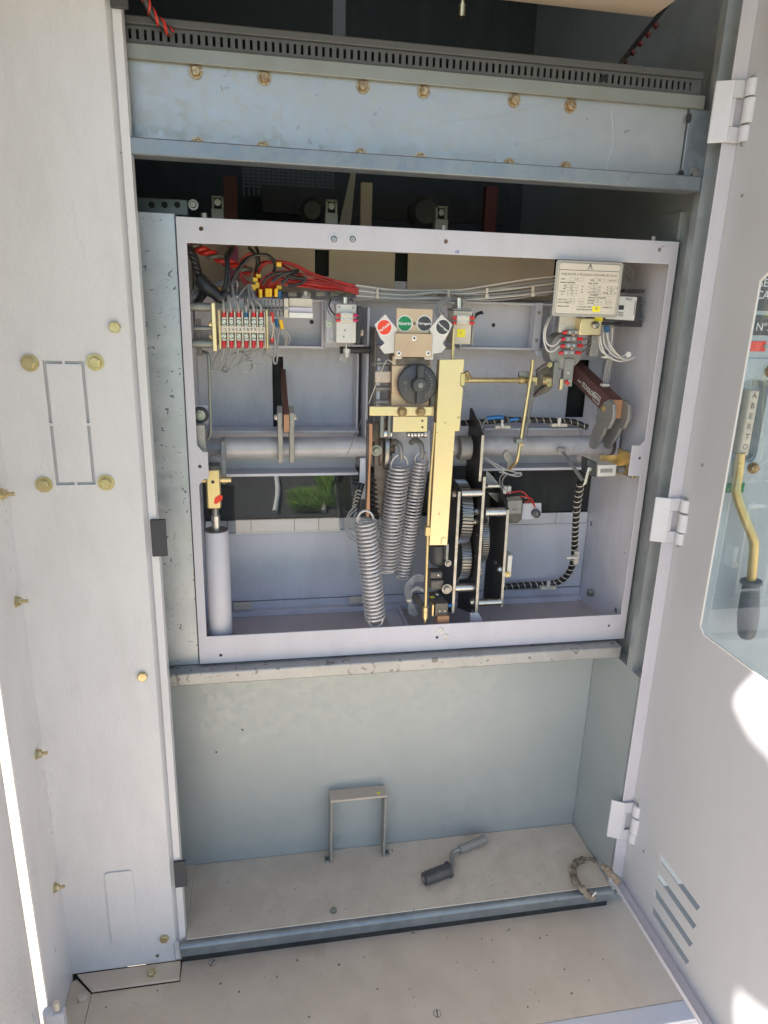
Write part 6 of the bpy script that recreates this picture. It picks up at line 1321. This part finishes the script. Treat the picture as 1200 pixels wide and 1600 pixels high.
H = 1.75
def blk_px(px, py): p = PX(px, py, XD); t = (H-p.z)/(-SUN_DIR.z); return (p.x-SUN_DIR.x*t, p.y-SUN_DIR.y*t)
def blk_yz(y, z): t = (H-z)/(-SUN_DIR.z); return (XD-SUN_DIR.x*t, y-SUN_DIR.y*t)
edge_ = [blk_yz(-.75, .30), blk_yz(-.50, .22), blk_px(1215, 1030), blk_px(1180, 1055), blk_px(1157, 1078), blk_px(1141, 1102), blk_px(1146, 1122), blk_px(1156, 1145), blk_px(1172, 1172), blk_px(1200, 1200), blk_yz(-.46, -.10), blk_yz(-.52, -.2), blk_yz(-.50, -.29), blk_px(1200, 1588), blk_px(1178, 1572), blk_px(1151, 1548), blk_px(1146, 1600), blk_px(1160, 1690), blk_yz(-.75, -.56)]
ptsA = [(1.9, 1.2), (1.9, -1.35), (edge_[0][0]+.1, -1.55)]+edge_+[(-2.28, -1.55), (-2.28, 1.2)]  # unseen sheet added to block the sun, notched to shape the door patches
b = B(); b.plate([Vector((x, y, H)) for x, y in ptsA], [], (0, 0, .02)); o = b.build('added_sun_blocker', 'sun_blocker', smooth=False); tagm(o, 'added unseen canopy with an uneven front edge shading the cabinets', 'blocker')
g = B(); g.box((-30, -40, GZ+.001), (30, -5.0, GZ+.03)); o = g.build('lawn', 'leaf', smooth=False); o['kind'] = 'structure'

for x0s, x1s, rr_, lb in ((.24, .20, .022, 'white strip added to reflect as a streak, over the path behind the viewer'), (.66, .57, .018, 'pale strip added as a second reflected streak beside the grass behind the viewer')):  # unseen strips added to show as pale streaks in the clear sheet
    o = B().tube([(x0s, -4.8, GZ+.02), ((x0s+x1s)/2+.02, -4.3, GZ+.02), (x1s, -3.65, GZ+.02)], rr_).build('strip', 'white'); tagm(o, lb, 'strip')
def tufts(x0, x1, y0, y1, n, h_):  # grass added out of view so the clear sheet reflects green
    b = B()
    for i in range(n):
        x, y = random.uniform(x0, x1), random.uniform(y0, y1); a = random.uniform(0, 6.28); l = random.uniform(.5, 1)*h_; dx, dy = math.cos(a)*.05, math.sin(a)*.05
        v = [b.bm.verts.new(q_) for q_ in ((x-.008, y, GZ), (x+.008, y, GZ), (x+dx+.004, y+dy, GZ+l*.7), (x+dx*2, y+dy*2, GZ+l), (x+dx-.004, y+dy, GZ+l*.7))]; b.bm.faces.new(v)
    return b
o = tufts(.62, .78, -4.9, -3.8, 1500, .10).build('grass_tuft', 'grass', smooth=False); tagm(o, 'tuft of tall green grass added behind the viewer for a green reflection', 'grass'); o['kind'] = 'stuff'
o = tufts(.36, .56, -4.2, -3.7, 1200, .08).build('grass_tuft', 'grass', smooth=False); tagm(o, 'lower patch of green grass added in front of the tall tuft for the reflection', 'grass'); o['kind'] = 'stuff'
def scratch(par, pts, y, r=.00018, m='inkw'): B().tube([P(px, py, y) for px, py in pts], r, n=4, smooth=3).build('scratch', m, par)
scratch(beam, [(955, 172), (958, 210), (957, 225), (952, 245), (946, 268)], -.0552)
scratch(beam, [(690, 190), (770, 182), (880, 156)], -.0552, .00015, 'gear'); scratch(beam, [(730, 240), (800, 228), (900, 208)], -.0552, .00015, 'gear')
scratch(cab, [(455, 1058), (510, 1095), (562, 1138)], .0699); scratch(cab, [(470, 1070), (500, 1090)], .0699, .00012)
scratch(cab, [(700, 1060), (760, 1090), (790, 1110)], .0699, .00012, 'gear')

g = B(); g.box((-3, -5.2, GZ+.001), (1.4, -3.55, GZ+.006)); o = g.build('darkener', 'reflect_dark', smooth=False); o['kind'] = 'structure'  # unseen dark slab added to darken what the clear sheet reflects
